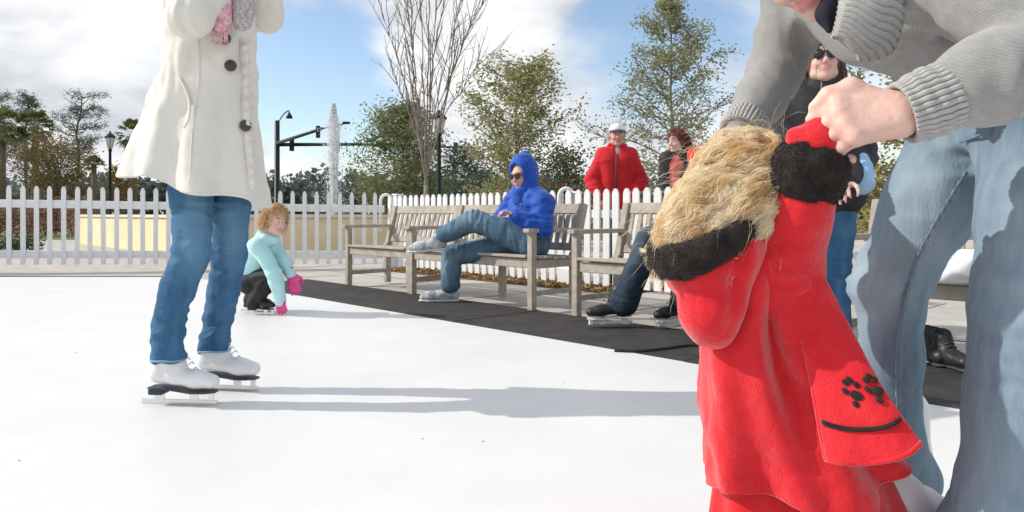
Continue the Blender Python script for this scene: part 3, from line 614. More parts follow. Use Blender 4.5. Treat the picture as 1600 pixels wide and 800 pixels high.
mat('leather_white', (.80, .80, .80), .4, (.74, .74, .75), 12, bump=.0006, bscale=200, spec=.4); mat('sole_dark', (.045, .055, .07), .5); mat('steel', (.72, .72, .70), .22, metal=1.0); mat('lace', (.6, .6, .62), .8); mat('leather_black', (.014, .014, .016), .45, (.03, .03, .03), 20, bump=.0008, bscale=150, spec=.4)
mat('plastic_white', (.78, .78, .78), .4)
mat('sneaker', (.55, .55, .55), .7, (.30, .32, .35), 22, (.45, .55)); mat('sneaker_sole', (.6, .6, .58), .7)
mat('jacket_blue', (.008, .058, .34), .7, (.013, .085, .44), 8, bump=.002, bscale=40, sheen=.2)
mat('jacket_red', (.50, .012, .018), .8, (.60, .02, .025), 8, bump=.002, bscale=40, sheen=.15)
mat('fleece_red', (.62, .016, .026), .95, (.70, .030, .038), 16, bump=.0022, bscale=380, sheen=.5, bump2=(70, 1.2), spec=.15)
mat('fleece_under', (.60, .012, .02), .95, (.66, .02, .025), 16, bump=.002, bscale=380, sheen=.3)
mat('fur_black', (.012, .009, .008), .9, (.03, .022, .018), 40, sheen=.15)
mat('aqua', (.38, .68, .70), .7, (.47, .75, .76), 10, bump=.002, bscale=60, sheen=.2); mat('glove_pink', (.68, .06, .24), .8, (.78, .10, .32), 20, bump=.002, bscale=90); mat('pants_black', (.012, .012, .014), .7, (.03, .03, .033), 14, bump=.002, bscale=60)
mat('knit_grey', (.38, .375, .36), .95, (.44, .43, .42), 60, bump=.0016, bscale=520, sheen=.35, wave=(150, 1.5, 'Z', .9), spec=.15)
mat('rib_grey', (.38, .375, .36), .95, (.45, .44, .43), 60, bump=.0014, bscale=520, sheen=.35, spec=.15)
mat('shirt_navy', (.012, .012, .02), .8); mat('jacket_black', (.016, .016, .019), .7, (.04, .04, .043), 9, bump=.002, bscale=50); mat('shirt_coral', (.62, .14, .12), .85, (.68, .20, .17), 9)
mat('cap_white', (.78, .78, .78), .8, bump=.001, bscale=200); mat('cap_brim', (.05, .055, .08), .8)
mat('tights', (.70, .60, .61), .75, (.74, .65, .66), 14, bump=.0006, bscale=500, sheen=.3)
mat('hair_blond', (.76, .54, .28), .4, (.98, .89, .70), 22, (.36, .60), spec=.5, trans=.5); mat('hair_sandy', (.62, .40, .20), .55, (.78, .56, .32), 14, spec=.4, trans=.2); mat('hair_red', (.13, .028, .018), .5, (.24, .06, .04), 14, spec=.4); mat('hair_brown', (.10, .05, .03), .5, (.2, .11, .06), 14, spec=.4)
mat('light_blue_cloth', (.30, .50, .72), .8, (.40, .60, .78), 9, bump=.002, bscale=60)

def frame_of(fwd, up):
    f = unit(fwd); r = unit(np.cross(f, up)); u = np.cross(r, f); return r, f, u
def head(S, c, fwd, up, s=1.0, k=.012):
    r, f, u = frame_of(fwd, up); R = np.array([r, f, u]); at = lambda a, b, d: c + (r * a + f * b + u * d) * s
    E = lambda a, b, d, rr, kk=k, op=1: S.ell(at(a, b, d), np.array(rr) * s, R, kk, op)
    E(0, -.012, .03, (.074, .094, .088)); E(0, .022, -.04, (.058, .066, .066), .03); E(0, .062, -.095, (.026, .024, .022), .03)
    S.cone(at(0, .086, .012), at(0, .108, -.028), .008 * s, .014 * s, .012); E(0, .100, -.034, (.018, .011, .009), .01)
    E(0, .075, .030, (.052, .018, .012), .02)
    for sg in (-1, 1):
        E(sg * .031, .100, .006, (.017, .016, .012), .012, -1); E(sg * .031, .082, .004, (.014, .012, .012), .004); E(sg * .036, .064, -.032, (.024, .026, .024), .02); E(sg * .077, -.008, -.008, (.010, .019, .031), .008)
        E(sg * .046, .02, -.075, (.02, .03, .02), .02)
    E(0, .088, -.060, (.024, .010, .006), .006); E(0, .087, -.070, (.021, .010, .007), .006); E(0, .100, -.0655, (.026, .01, .0018), .004, -1)
    return R
def face_tint(V, c, R, s):
    q = (np.asarray(V) - c) @ R.T / s; lips = (np.abs(q[:, 0]) < .026) & (np.abs(q[:, 2] + .065) < .0125 - .3 * (np.abs(q[:, 0]) ** 1.5)) & (q[:, 1] > .072)
    ch = np.exp(-((np.abs(q[:, 0]) - .04) ** 2 + (q[:, 2] + .03) ** 2) / .0006) * (q[:, 1] > .03) * .35 + np.exp(-(q[:, 0] ** 2 + (q[:, 2] + .03) ** 2) / .0003) * (q[:, 1] > .09) * .3
    return np.clip(lips * .85 + ch, 0, 1)
def hand(S, w, d, nrm, s=1.0, curl=.5, spread=.16, thumb=1, k=.006, grip=None):
    """palm and five fingers: w wrist, d direction, nrm back of the hand, curl in radians per joint"""
    d = unit(d); nrm = unit(nrm - d * np.dot(nrm, d)); sd = np.cross(d, nrm); K = w + d * .085 * s
    for i, o in enumerate((-.028, -.009, .010, .029)): S.cone(w + sd * o * .55 * s + d * .012 * s, K + sd * o * s - d * (.004 * abs(o) / .03) * s, .0145 * s, .0115 * s, .012)
    ends = []
    for i, (o, L) in enumerate(((-.031, .060), (-.011, .078), (.010, .086), (.031, .076))):
        p = K + sd * o * s; a = .12 + curl * .75; dr = unit(d + sd * (o / .031) * spread)
        for j, fr in enumerate((.46, .31, .25)):
            v = dr * math.cos(a) - nrm * math.sin(a); e = p + v * L * fr * s; rr = (.0095, .0086, .0078, .0068); S.cone(p, e, rr[j] * s, rr[j + 1] * s, k); p = e; a += curl * (1.05, .85, .6)[j]
        ends.append(p)
    p = w + d * .022 * s + sd * .026 * thumb * s - nrm * .006 * s; v = unit(d * .62 + sd * .72 * thumb - nrm * .35); e = p + v * .042 * s; S.cone(p, e, .0155 * s, .0115 * s, .012); v2 = unit(d * .85 + sd * .22 * thumb - nrm * (.25 + .45 * curl)); e2 = e + v2 * .032 * s; S.cone(e, e2, .0112 * s, .0098 * s, k); v3 = unit(d * .85 - sd * .10 * thumb - nrm * (.25 + .6 * curl)); S.cone(e2, e2 + v3 * .026 * s, .0098 * s, .0078 * s, k)
def torso(S, J, off=0.0, s=1.0, low=True, wide=1.0):
    ax = unit(J['rs'] - J['ls']); mid = J.get('mid', (J['pel'] + J['chest']) / 2)
    for g in (-1, 1):
        if low: S.cone(J['pel'] + ax * g * .065 * s * wide, mid + ax * g * .052 * s * wide, .098 * s + off, .090 * s + off, .03)
        S.cone(mid + ax * g * .052 * s * wide, J['chest'] + ax * g * .066 * s * wide, .090 * s + off, .102 * s + off, .03); sh = J['rs'] if g > 0 else J['ls']; S.cone(J['chest'] + ax * g * .05 * s + (J['neck'] - J['chest']) * .45, sh, .07 * s + off, .056 * s + off, .03)
    S.cone(J['chest'], J['neck'], .085 * s + off, .055 * s + off * .6, .03)
def arm(S, a, b, c, off=0.0, s=1.0, cuff=None):
    m = (b + c) / 2; S.cone(a, b, .052 * s + off, .041 * s + off, .02); S.cone(b, b * .6 + c * .4, .042 * s + off, .040 * s + off, .02); S.cone(b * .6 + c * .4, c, .040 * s + off, (.027 * s + off) if cuff is None else cuff, .02)
def leg(S, a, b, c, off=0.0, s=1.0, cuff=None, k=.02):
    S.cone(a, a * .5 + b * .5, .088 * s + off, .074 * s + off, k); S.cone(a * .5 + b * .5, b, .074 * s + off, .056 * s + off, k); q = b * .65 + c * .35; S.cone(b, q, .056 * s + off, .055 * s + off, k); S.cone(q, c, .055 * s + off, (.036 * s + off) if cuff is None else cuff, k)
def body(root, J, s=1.0, hs=1.0, vox=.009, skin='skin', hands=True, eyes=True, curl=(.5, .5), hn=None, feet=False, slim=.0, wide=1.0, legoff=.0):
    """one continuous figure under the clothes"""
    S = Sdf(vox, .02); torso(S, J, -.010 - slim, s, wide=wide); 
    for g in 'lr':
        arm(S, J[g + 's'], J[g + 'e'], J[g + 'w'], -.003, s); leg(S, J[g + 'h'], J[g + 'k'], J[g + 'a'], -.014 - slim * .3 - legoff, s); S.cone(J['pel'], J[g + 'h'], .08 * s - slim, .075 * s - slim, .03)
        if feet: S.cone(J[g + 'a'], J[g + 't'], .034 * s, .026 * s, .02)
        if hands:
            n = (hn or {}).get(g, unit(np.cross(J[g + 'w'] - J[g + 'e'], J[g + 's'] - J[g + 'e']) + A(0, 0, .4))); hand(S, J[g + 'w'], J[g + 'w'] - J[g + 'e'] if g + 'd' not in J else J[g + 'd'], n, s, curl[0 if g == 'l' else 1], thumb=1 if g == 'r' else -1)
    S.cone(J['neck'], J['head'] - unit(J['up']) * .06 * hs, .055 * s, .052 * hs, .02); R = head(S, J['head'], J['face'], J['up'], hs)
    V, Fq = S.mesh(smooth=1); o = obj('body', V, Fq, skin, root, True, face_tint(V, J['head'], R, hs))
    if eyes:
        for g in (-1, 1):
            c = J['head'] + (R[0] * g * .031 + R[1] * .083 + R[2] * .005) * hs; mb = MB(); mb.lathe(c, [(.002 * hs, -.012 * hs), (.009 * hs, -.008 * hs), (.0125 * hs, 0), (.009 * hs, .008 * hs), (.005 * hs, .0112 * hs)], 10, R[1]); e = mb.obj('eye', 'eye_white', root, True); mb = MB(); mb.lathe(c + R[1] * .0105 * hs, [(.0062 * hs, 0), (.003 * hs, .0022 * hs)], 10, R[1]); mb.obj('iris', 'eye_dark', e, True)
            b0 = c + (R[2] * .024 - R[1] * -.006) * hs; mb = MB(); mb.tube(smoothpath([b0 - R[0] * g * .016 * hs, b0 + R[2] * .004 * hs + R[1] * .004 * hs, b0 + R[0] * g * .018 * hs - R[1] * .008 * hs], 7), [.0015 * hs, .0032 * hs, .0036 * hs, .0036 * hs, .003 * hs, .002 * hs, .001 * hs], 5); mb.obj('eyebrow', 'hair_brown', root, True)
    return R
def hair_strands(n, c, R, s, seed, length, flow, curl=.3, width=.0035, segs=9, volume=.02, face_cut=.02, spread=.35, clumps=None, wave=0.0, cap=(.074, .094, .088), push=True, jit=.03, lift=.8):
    """locks that leave the scalp and fall; narrow three-sided tubes"""
    r = np.random.default_rng(seed); rad = np.array(cap) * s + .004; cen = c + (R[1] * -.012 + R[2] * .03) * s; V = []; roots = []
    while len(roots) < n:
        d = unit(r.normal(0, 1, 3)); 
        if d[1] > .25 and d[2] < .55 + face_cut * 10: continue
        if d[2] < -.62: continue
        roots.append(d)
    d = np.array(roots); nr = (d[:, :1] * R[0] + d[:, 1:2] * R[1] + d[:, 2:] * R[2]); p = cen + (d * rad) @ R; flow = unit(flow)
    L = length * r.uniform(.65, 1.1, n)[:, None] / segs; ph = r.random((n, 2)) * 6.28; fr = r.uniform(.7, 1.3, n); cur = unit_rows(nr * lift + flow * .45 + r.normal(0, spread * .5, (n, 3)))
    rings = []; 
    for i in range(segs + 1):
        t = i / segs; rings.append(p.copy()); cur = unit_rows(cur + flow * .38 + r.normal(0, curl * .3, (n, 3)))
        p = p + cur * L
        if wave: 
            sd = unit_rows(np.cross(cur, A(.3, .5, .8))); sd2 = np.cross(cur, sd); p = p + wave * (sd * np.cos(i * fr * 1.6 + ph[:, 0])[:, None] + sd2 * np.sin(i * fr * 1.6 + ph[:, 0])[:, None])
        if push:
            q = (p - cen) @ R.T / (rad + volume * (.3 + .7 * r.random((n, 1)))); m = np.linalg.norm(q, axis=1)[:, None]; ins = m < 1; q2 = np.where(ins, q / np.maximum(m, 1e-6), q); p = np.where(ins, cen + (q2 * (rad + volume * .6)) @ R, p)
    rings = np.array(rings); T = np.gradient(rings, axis=0); u = np.cross(T, r.normal(0, 1, (1, n, 3))); u /= np.linalg.norm(u, axis=2)[:, :, None] + 1e-9; w = np.cross(unit_last(T), u); wd = width * r.uniform(.6, 1.4, (1, n, 1)) * np.linspace(1, .25, segs + 1)[:, None, None]
    tri = np.stack([rings + wd * (math.cos(a) * u + math.sin(a) * w) for a in (0, 2.09, 4.19)], 2)              # segs+1, n, 3, xyz
    V = tri.transpose(1, 0, 2, 3).reshape(-1, 3); f1 = np.array([[i * 3 + j, i * 3 + (j + 1) % 3, i * 3 + 3 + (j + 1) % 3, i * 3 + 3 + j] for i in range(segs) for j in range(3)])
    return V, (f1[None] + (np.arange(n) * 3 * (segs + 1))[:, None, None]).reshape(-1, 4)
def unit_rows(v): return v / (np.linalg.norm(v, axis=1)[:, None] + 1e-9)
def unit_last(v): return v / (np.linalg.norm(v, axis=-1, keepdims=True) + 1e-9)
def scalp(c, R, s, grow=.012, vox=.009, cut=True):
    S = Sdf(vox, .015); S.ell(c + (R[1] * -.016 + R[2] * .034) * s, (A(.074, .092, .086) + grow) * s, R); S.ell(c + (R[1] * -.035 + R[2] * -.02) * s, (A(.068, .068, .075) + grow) * s, R)
    if cut: S.ell(c + (R[1] * .115 - R[2] * .03) * s, A(.08, .085, .095) * s, R, .01, -1)
    return S.mesh(smooth=1)
def garment(root, name, m, fn, vox=.009, disp=None, smooth=1, tint=None, k=.02):
    S = Sdf(vox, k); fn(S); V, Fq = S.mesh(disp, smooth); return obj(name, V, Fq, m, root, True, None if tint is None else tint(V))
def folds(amp, centers, sc=30, seed=0, axis=2, base=.25):
    """cloth creases: strongest round the given points"""
    def fn(p):
        w = base
        for c, r_ in centers: w = w + np.exp(-((p - c) ** 2).sum(1) / r_ ** 2)
        s1 = np.full(3, sc * .45); s1[axis] = sc * 1.25; wob = vn(p * 7, seed + 5)[:, None] * .06
        return amp * np.minimum(w, 1.2) * (fold(p + wob, s1, seed) * .75 + fold(p + wob * 1.7, s1 * 1.9, seed + 1) * .35)
    return fn
def figure_skate(root, ground, d, boot='leather_white', sole='sole_dark', s=1.0, shaft=.30, holder=None, lean=0.0, up=None):
    """ground point under the middle of the blade, d toe direction"""
    d = unit(A(d[0], d[1], 0)) if up is None else unit(d); u = A(0, 0, 1) if up is None else unit(up); sd = np.cross(d, u); at = lambda x, y, z: ground + (d * x + sd * y + u * z) * s
    S = Sdf(.006, .02); S.chain([at(-.085, 0, .118), at(-.02, 0, .112), at(.07, .0, .098), at(.122, 0, .092)], [.036 * s, .038 * s, .040 * s, .033 * s], sq=(u, .85)); S.chain([at(-.075, 0, .125), at(-.062, 0, .20), at(-.055, 0, shaft)], [.042 * s, .043 * s, .048 * s]); S.cone(at(-.02, 0, .15), at(-.04, 0, .21), .04 * s, .04 * s)
    S.half(at(0, 0, .064), -u, ground - .5 * s, ground + .5 * s); V, Fq = S.mesh(folds(.003 * s, [(at(-.03, 0, .17), .06)], 40, 3), 2); b = obj('boot', V, Fq, boot, root, True)
    mb = MB(); prof = [(-.118, .026), (-.10, .035), (-.05, .034), (0, .033), (.06, .041), (.11, .037), (.145, .016)]; z = lambda x: .062 if x < -.03 else (.062 - .012 * min(1, (x + .03) / .06)); V = []
    for x, w in prof: V += [at(x, -w, z(x) + .007), at(x, w, z(x) + .007), at(x, w, z(x)), at(x, -w, z(x))]
    n = len(prof); Fc = [[i * 4 + j, i * 4 + (j + 1) % 4, i * 4 + 4 + (j + 1) % 4, i * 4 + 4 + j] for i in range(n - 1) for j in range(4)] + [[0, 1, 2, 3], [4 * n - 1, 4 * n - 2, 4 * n - 3, 4 * n - 4]]; obj('sole', V, Fc, sole if holder is None else holder, root, False)
    if holder is None:
        mb = MB(); mb.board(at(-.088, 0, .052), d, sd, u, .028 * s, .03 * s, .012 * s, .004); mb.obj('heel', sole, root)
    bl = MB(); bl.board(at(-.005, 0, .010), d, sd, u, .152 * s, .002 * s, .010 * s, .0008)
    hm = MB()
    for x, w in ((-.085, .020), (.055, .017), (.125, .010)): (bl if holder is None else hm).board(at(x, 0, .035), unit(d), sd, u, w * s, .0045 * s if holder is None else .014 * s, .0165 * s, .001)
    if holder is not None: hm.board(at(0, 0, .03), d, sd, u, .13 * s, .008 * s, .008 * s, .002); hm.obj('blade_holder', holder, root)
    bl.obj('blade', 'steel', root)
    mb = MB()
    for i in range(6):
        t = i / 5; c = at(.055 - .075 * t, 0, .138 + .075 * t ** .8); mb.tube(smoothpath([c - sd * .024 * s - u * .006 * s, c + u * .006 * s + d * .006 * s, c + sd * .024 * s - u * .006 * s], 6), .0024 * s, 5)
    mb.obj('laces', 'lace' if boot == 'leather_white' else 'sole_dark', b, True)
def shoe(root, ankle, d, up, m, sole, s=1.0, h=.085):
    """low shoe: the ankle joint sits h above the sole"""
    d = unit(d); up = unit(up - d * np.dot(up, d)); sd = np.cross(d, up); at = lambda x, y, z: ankle + (d * x + sd * y + up * (z - h)) * s
    S = Sdf(.007, .02); S.chain([at(-.055, 0, .045), at(.03, 0, .048), at(.12, .0, .040), at(.165, 0, .036)], [.036 * s, .038 * s, .038 * s, .030 * s], sq=(sd, 1.05)); S.cone(at(-.04, 0, .05), at(-.02, 0, .095), .036 * s, .034 * s); S.half(at(0, 0, .018), -up, ankle - .5, ankle + .5); V, Fq = S.mesh(folds(.003, [(at(.06, 0, .06), .08)], 60, 2), 1); o = obj('shoe', V, Fq, m, root, True)
    S = Sdf(.007, .01); S.chain([at(-.06, 0, .010), at(.03, 0, .010), at(.13, 0, .010), at(.172, 0, .012)], [.037 * s, .036 * s, .042 * s, .033 * s], sq=(up, .34)); V, Fq = S.mesh(None, 1); obj('sole', V, Fq, sole, o, True)
def stitch_line(root, name, pts, m, r=.002, n=30):
    mb = MB(); mb.tube(smoothpath(pts, n), r, 5); return mb.obj(name, m, root, True)
def person(base, label, group=None): return empty('person', base, label, 'person', group)
# ------------------------------------------------------------------ the skater in the white coat
def skater():
    gN = G(282, 632, .018); gF = G(352, 609, .018); YN, YF = gN[1], gF[1]; Yc = (YN + YF) / 2
    root = person((P(310, 0, Yc)[0], Yc, .018), 'standing skater in a cream ruffled coat, blue jeans and white figure skates')
    J = dict(pel=P(318, 195, Yc), chest=P(318, 48, Yc), neck=P(330, -10, Yc), head=P(352, -62, Yc), face=A(.93, -.3, .02), up=A(.1, 0, 1),
             rs=P(298, 5, Yc - .17), ls=P(345, 5, Yc + .17), re=P(297, 26, Yc - .27), le=P(412, 22, Yc + .16), rw=P(375, -58, Yc - .14), lw=P(415, -62, Yc + .06),
             rh=P(298, 215, Yc - .09), lh=P(345, 215, Yc + .09), rk=P(300, 394, YN + .0), lk=P(358, 398, YF), ra=P(258, 575, YN), la=P(332, 560, YF), rt=P(320, 600, YN), lt=P(390, 585, YF))
    J['rw'] = P(365, -55, Yc - .16)
    body(root, J, 1.0, 1.0, .009, slim=.03, wide=.7, legoff=.02)
    R = np.array(frame_of(J['face'], J['up'])); V, Fq = scalp(J['head'], R, 1.0); V2, F2 = hair_strands(420, J['head'], R, 1.0, 3, .26, A(-.3, 0, -1), .2, .0045, 8, lift=.1); v, f = join((V, Fq), (V2, F2)); obj('hair', v, f, 'hair_brown', root)
    # jeans, bunched over the boots
    kn, kf, an, af = J['rk'], J['lk'], P(264, 560, YN), P(335, 546, YF)
    def jeans(S):
        S.cone(J['rh'], J['lh'], .07, .07, .03)
        for h, k_, a_, c_, c2, hx in ((J['rh'], kn, an, P(277, 452, YN), P(262, 515, YN), P(299, 305, YN + .06)), (J['lh'], kf, af, P(349, 455, YF), P(338, 515, YF), P(361, 312, YF - .04))):
            S.chain([h, hx, k_, c_, c2, a_], [.064, .077, .065, .061, .052, .057], k=.02)
        for c_, g in ((an, gN), (af, gF)): S.half(c_ + A(0, 0, -.008), A(.03, 0, -1), c_ - A(.2, .2, .35), c_ + A(.2, .2, .1))
    fl = folds(.013, [(kn, .10), (kf, .10), (an + A(0, 0, .06), .15), (af + A(0, 0, .06), .15), (J['rh'] - A(0, 0, .15), .12), (J['lh'] - A(0, 0, .15), .12)], 24, 4, 2, .22)
    def tint(V): return np.clip(np.exp(-((V - (kn + A(.03, -.06, .12))) ** 2 / A(.05, .08, .16) ** 2).sum(1)) + np.exp(-((V - (kf + A(.03, -.06, .12))) ** 2 / A(.05, .08, .16) ** 2).sum(1)) * .8 + .25 * vn(V * A(60, 60, 9), 8), 0, .75)
    jn = garment(root, 'jeans', 'denim_blue', jeans, .0065, fl, 1, tint)
    for c_, r_ in ((an, .064), (af, .064)):
        mb = MB(); a = np.linspace(0, 2 * np.pi, 27); mb.tube([c_ + A(math.cos(t) * r_, math.sin(t) * r_, -.001 + .002 * math.sin(3 * t)) for t in a], .0042, 6); mb.obj('hem', 'denim_hem', jn, True)
    figure_skate(root, gN, A(1, -.10, 0)); figure_skate(root, gF, A(1, -.16, 0))
    # coat: rings from the collar to the flaring hem
    ed = [(-24, 285, 385), (0, 264, 394), (30, 260, 394), (60, 261, 394), (90, 263, 395), (110, 263, 396), (140, 250, 397), (175, 240, 398), (210, 230, 400), (240, 222, 402), (265, 216, 405), (285, 212, 408), (300, 210, 410)]
    n = 96; ths = np.linspace(0, 2 * np.pi, n, endpoint=False); V = []; m = len(ed)
    fine = smoothpath([(y, a, b) for y, a, b in ed], 56)
    for i, (y, a, b) in enumerate(fine):
        t = max(0, (y - 105) / 195); z = P(0, y, Yc)[2]; xa, xb = P(a, y, Yc)[0], P(b, y, Yc)[0]; cx, rx = (xa + xb) / 2, (xb - xa) / 2; ry = max(.175, rx * .84)
        flare = .032 * t ** 1.3 * (np.sin(ths * 9 + .6 + .5 * np.sin(ths * 2)) * .7 + .5 * np.sin(ths * 5 + 2)); top = .004 * np.sin(ths * 7 + y * .09) * (1 - t) + .006 * np.exp(-((y - 108) / 14) ** 2) * np.sin(ths * 13)
        e = 2.35; cs, sn = np.cos(ths), np.sin(ths); k_ = (np.abs(cs) ** e + np.abs(sn) ** e) ** (-1 / e); rr = k_ * (1 + (flare + top) / rx)
        # the hem drops towards the front (right) side and lifts at the back
        dz = -(.062 * cs - .012) * t ** 2 - .014 * t ** 3 * np.sin(ths * 5 + 2)
        V.append(np.stack([cx + rx * rr * cs, Yc + ry * rr * sn, z + dz + 0 * cs], 1))
    V = np.concatenate(V); q = grid_faces(56, n, True)
    pn = vnormals(V, np.array(q)); V = V + pn * (fold(V + vn(V * 9, 2)[:, None] * .05, (26, 26, 7), 5) * .0045 + fold(V, (45, 45, 28), 6) * .0016)[:, None]
    coat = solid(obj('coat', V, q, 'coat_cream', root), .006); ring = lambda i: V[i * n:(i + 1) * n]
    def surf(px, py):                                       # the point of the coat's near face under a direction
        d = unit(P(px, py, 1.0) - A(0, 0, H)); w = V - A(0, 0, H); t = w @ d; off = np.linalg.norm(w - t[:, None] * d, axis=1); c_ = np.where((off < .016))[0]; return A(0, 0, H) + d * (t[c_].min() if len(c_) else Yc)
    # shoulders and raised sleeves
    def sl(S):
        S.cone(J['rs'], J['ls'], .105, .10, .05); S.cone(J['chest'], J['neck'], .13, .075, .04)
        for a_, b_, c_ in ((J['rs'], J['re'], J['rw']), (J['ls'], J['le'], J['lw'])): S.chain([a_, b_, b_ * .5 + c_ * .5, c_], [.086, .072, .066, .058], k=.03)
    garment(root, 'sleeves', 'coat_cream', sl, .0075, folds(.010, [(J['re'], .12), (J['le'], .12), (J['rs'], .12)], 20, 8, 0, .35), 2)
    # ruffled front edge, pocket, buttons
    def ruffle(pts, w, amp, seed, name='ruffle'):
        c = smoothpath(pts, 140); VV = []
        for i, p in enumerate(c):
            t = i / 139; wv = (math.sin(i * .62 + seed) + .5 * math.sin(i * .41)) * amp; VV += [p + A(-w * .5, .004, 0), p + A(-.1 * w, -.008, 0), p + A(w * .4, -.013 + wv * .6, 0), p + A(w * .85 + wv * .3, -.010 + wv * 1.3, 0)]
        o = solid(obj(name, VV, grid_faces(140, 4), 'coat_cream', coat), .003); return o
    rx = lambda y: np.interp(y, [e[0] for e in ed], [e[2] for e in ed])
    ruffle([surf(min(rx(y) - 14, 393), y) + A(0, -.008, 0) for y in (62, 100, 140, 180, 220, 260, 296)], .030, .011, .3)
    for px, py in ((361, 104), (384, 197), (352, 62)):
        p = surf(px, py) + A(.004, -.014, 0); mb = MB(); ax = unit(A(.25, -1, .05)); mb.lathe(p, [(.019, 0), (.021, .004), (.018, .008)], 18, ax); b = mb.obj('button', 'button_dark', coat, True); mb = MB(); mb.lathe(p, [(.0225, -.001), (.0240, .002), (.0235, .0035)], 18, ax); mb.obj('button_rim', 'button_edge', coat, True)
    pk = [surf(x, y) + A(0, -.005, 0) for x, y in ((282, 122), (291, 140), (297, 160), (296, 185), (288, 200))]; stitch_line(coat, 'pocket_welt', pk, 'coat_cream', .0055)
    st = [surf(x, y) + A(0, -.002, 0) for x, y in ((310, 60), (312, 108), (306, 160), (300, 220), (296, 290))]; stitch_line(coat, 'seam', st, 'coat_cream', .0024)
    hemv = ring(54); mb = MB(); mb.tube(np.vstack([hemv, hemv[:1]]), .0045, 5, False); mb.obj('hem', 'coat_cream', coat, True)
    # knotted scarf with fringe
    def sc(S):
        a = P(340, -30, Yc - .10); S.chain([P(312, -28, Yc - .02), P(330, -12, Yc - .15), P(368, -14, Yc - .14), P(388, -26, Yc)], [.045, .05, .05, .045], k=.02); S.chain([P(348, -6, Yc - .19), P(343, 22, Yc - .215), P(346, 44, Yc - .215)], [.034, .036, .030], sq=(A(0, 1, 0), .55))
    garment(root, 'scarf', 'scarf_pink', sc, .007, folds(.008, [], 40, 3, 0, 1.0), 1)
    garment(root, 'scarf_end', 'scarf_grey', lambda S: S.chain([P(372, -8, Yc - .16), P(381, 14, Yc - .18), P(378, 34, Yc - .19)], [.04, .042, .034], sq=(A(0, 1, 0), .6)), .007, folds(.008, [], 44, 9, 2, 1.0), 1)
    mb = MB(); r = np.random.default_rng(2)
    for i in range(26): x = 333 + i; p = P(x, 44 + 4 * r.random(), Yc - .225); mb.tube([p, p + A(r.normal(0, .004), -.004, -.02), p + A(r.normal(0, .01), -.002, -.045 - .015 * r.random())], [.0028, .0024, .0014], 4)
    mb.obj('fringe', 'scarf_pink', root, True)
skater()

# ------------------------------------------------------------------ crouching girl
def crouching_girl():
    g = G(440, 492, .018); Y = g[1]; root = person((P(405, 0, Y)[0], Y + .05, .018), 'crouching fair-haired girl in an aqua jacket and pink gloves touching the rink')
    J = dict(pel=P(392, 437, Y + .14), chest=P(408, 390, Y + .03), neck=P(420, 370, Y), head=P(431, 344, Y - .04), face=A(.72, -.66, -.22), up=A(.12, -.05, 1),
             rs=P(403, 384, Y - .10), ls=P(426, 380, Y + .12), re=P(428, 425, Y - .10), rw=P(438, 470, Y - .04), le=P(440, 406, Y + .06), lw=P(454, 428, Y + .02),
             rh=P(390, 440, Y + .06), lh=P(396, 440, Y + .2), rk=P(424, 430, Y - .02), lk=P(414, 436, Y + .2), ra=P(396, 474, Y + .02), la=P(392, 470, Y + .2), rt=P(420, 484, Y), lt=P(418, 478, Y + .2))
    J['rd'] = A(.05, -.25, -1); J['ld'] = A(.5, 0, -.8)
    R = body(root, J, .66, .86, .008, 'skin_pale', hands=False)
    V, Fq = scalp(J['head'], R, .86, .012, .008); V2, F2 = hair_strands(760, J['head'], R, .86, 13, .11, A(-.3, .15, -.9), .45, .0022, 9, wave=.006, lift=.4, volume=.03); v, f = join((V, Fq), (V2, F2)); obj('hair', v, f, 'hair_sandy', root)
    def jk(S):
        torso(S, J, .022, .66); arm(S, J['rs'], J['re'], J['rw'], .020, .7, .042); arm(S, J['ls'], J['le'], J['lw'], .018, .7, .038); S.cone(J['pel'], J['pel'] + A(.04, -.02, -.02), .10, .095)
        S.chain([J['neck'] + A(-.05, .02, .01), J['neck'] + A(.0, -.06, -.015), J['neck'] + A(.06, -.04, -.02)], [.045, .04, .035])       # the hood bunched round the neck
    garment(root, 'jacket', 'aqua', jk, .008, folds(.010, [(J['re'], .1), (J['le'], .1), (J['chest'], .1)], 24, 5, 2, .3), 1)
    def pt(S):
        for g_ in 'rl': leg(S, J[g_ + 'h'], J[g_ + 'k'], J[g_ + 'a'], .025, .66, .052)
        S.cone(J['rh'], J['lh'], .09, .09)
    garment(root, 'snow_trousers', 'pants_black', pt, .008, folds(.010, [(J['rk'], .12), (J['lk'], .12)], 22, 6, 2, .4), 1)
    for w, d, nrm, cu, th in ((J['rw'], A(.05, -.12, -1), A(-.3, -1, 0), .22, 1), (J['lw'], A(.32, -.1, -.9), A(.2, -1, .2), .3, -1)):
        S = Sdf(.006, .012); S.cone(w - unit(d) * .035, w + unit(d) * .02, .031, .030); hand(S, w, d, nrm, 1.0, cu, .06, th, .012); V, Fq = S.mesh(None, 1); V = V - A(0, 0, min(0, V[:, 2].min() - .02)); obj('glove', V, Fq, 'glove_pink', root)
    figure_skate(root, A(J['ra'][0] + .05, J['ra'][1], .018), A(1, -.2, 0), 'leather_black', 'sole_dark', .78, .2); figure_skate(root, A(J['la'][0] + .04, J['la'][1], .018), A(1, -.1, 0), 'leather_black', 'sole_dark', .78, .2)
crouching_girl()

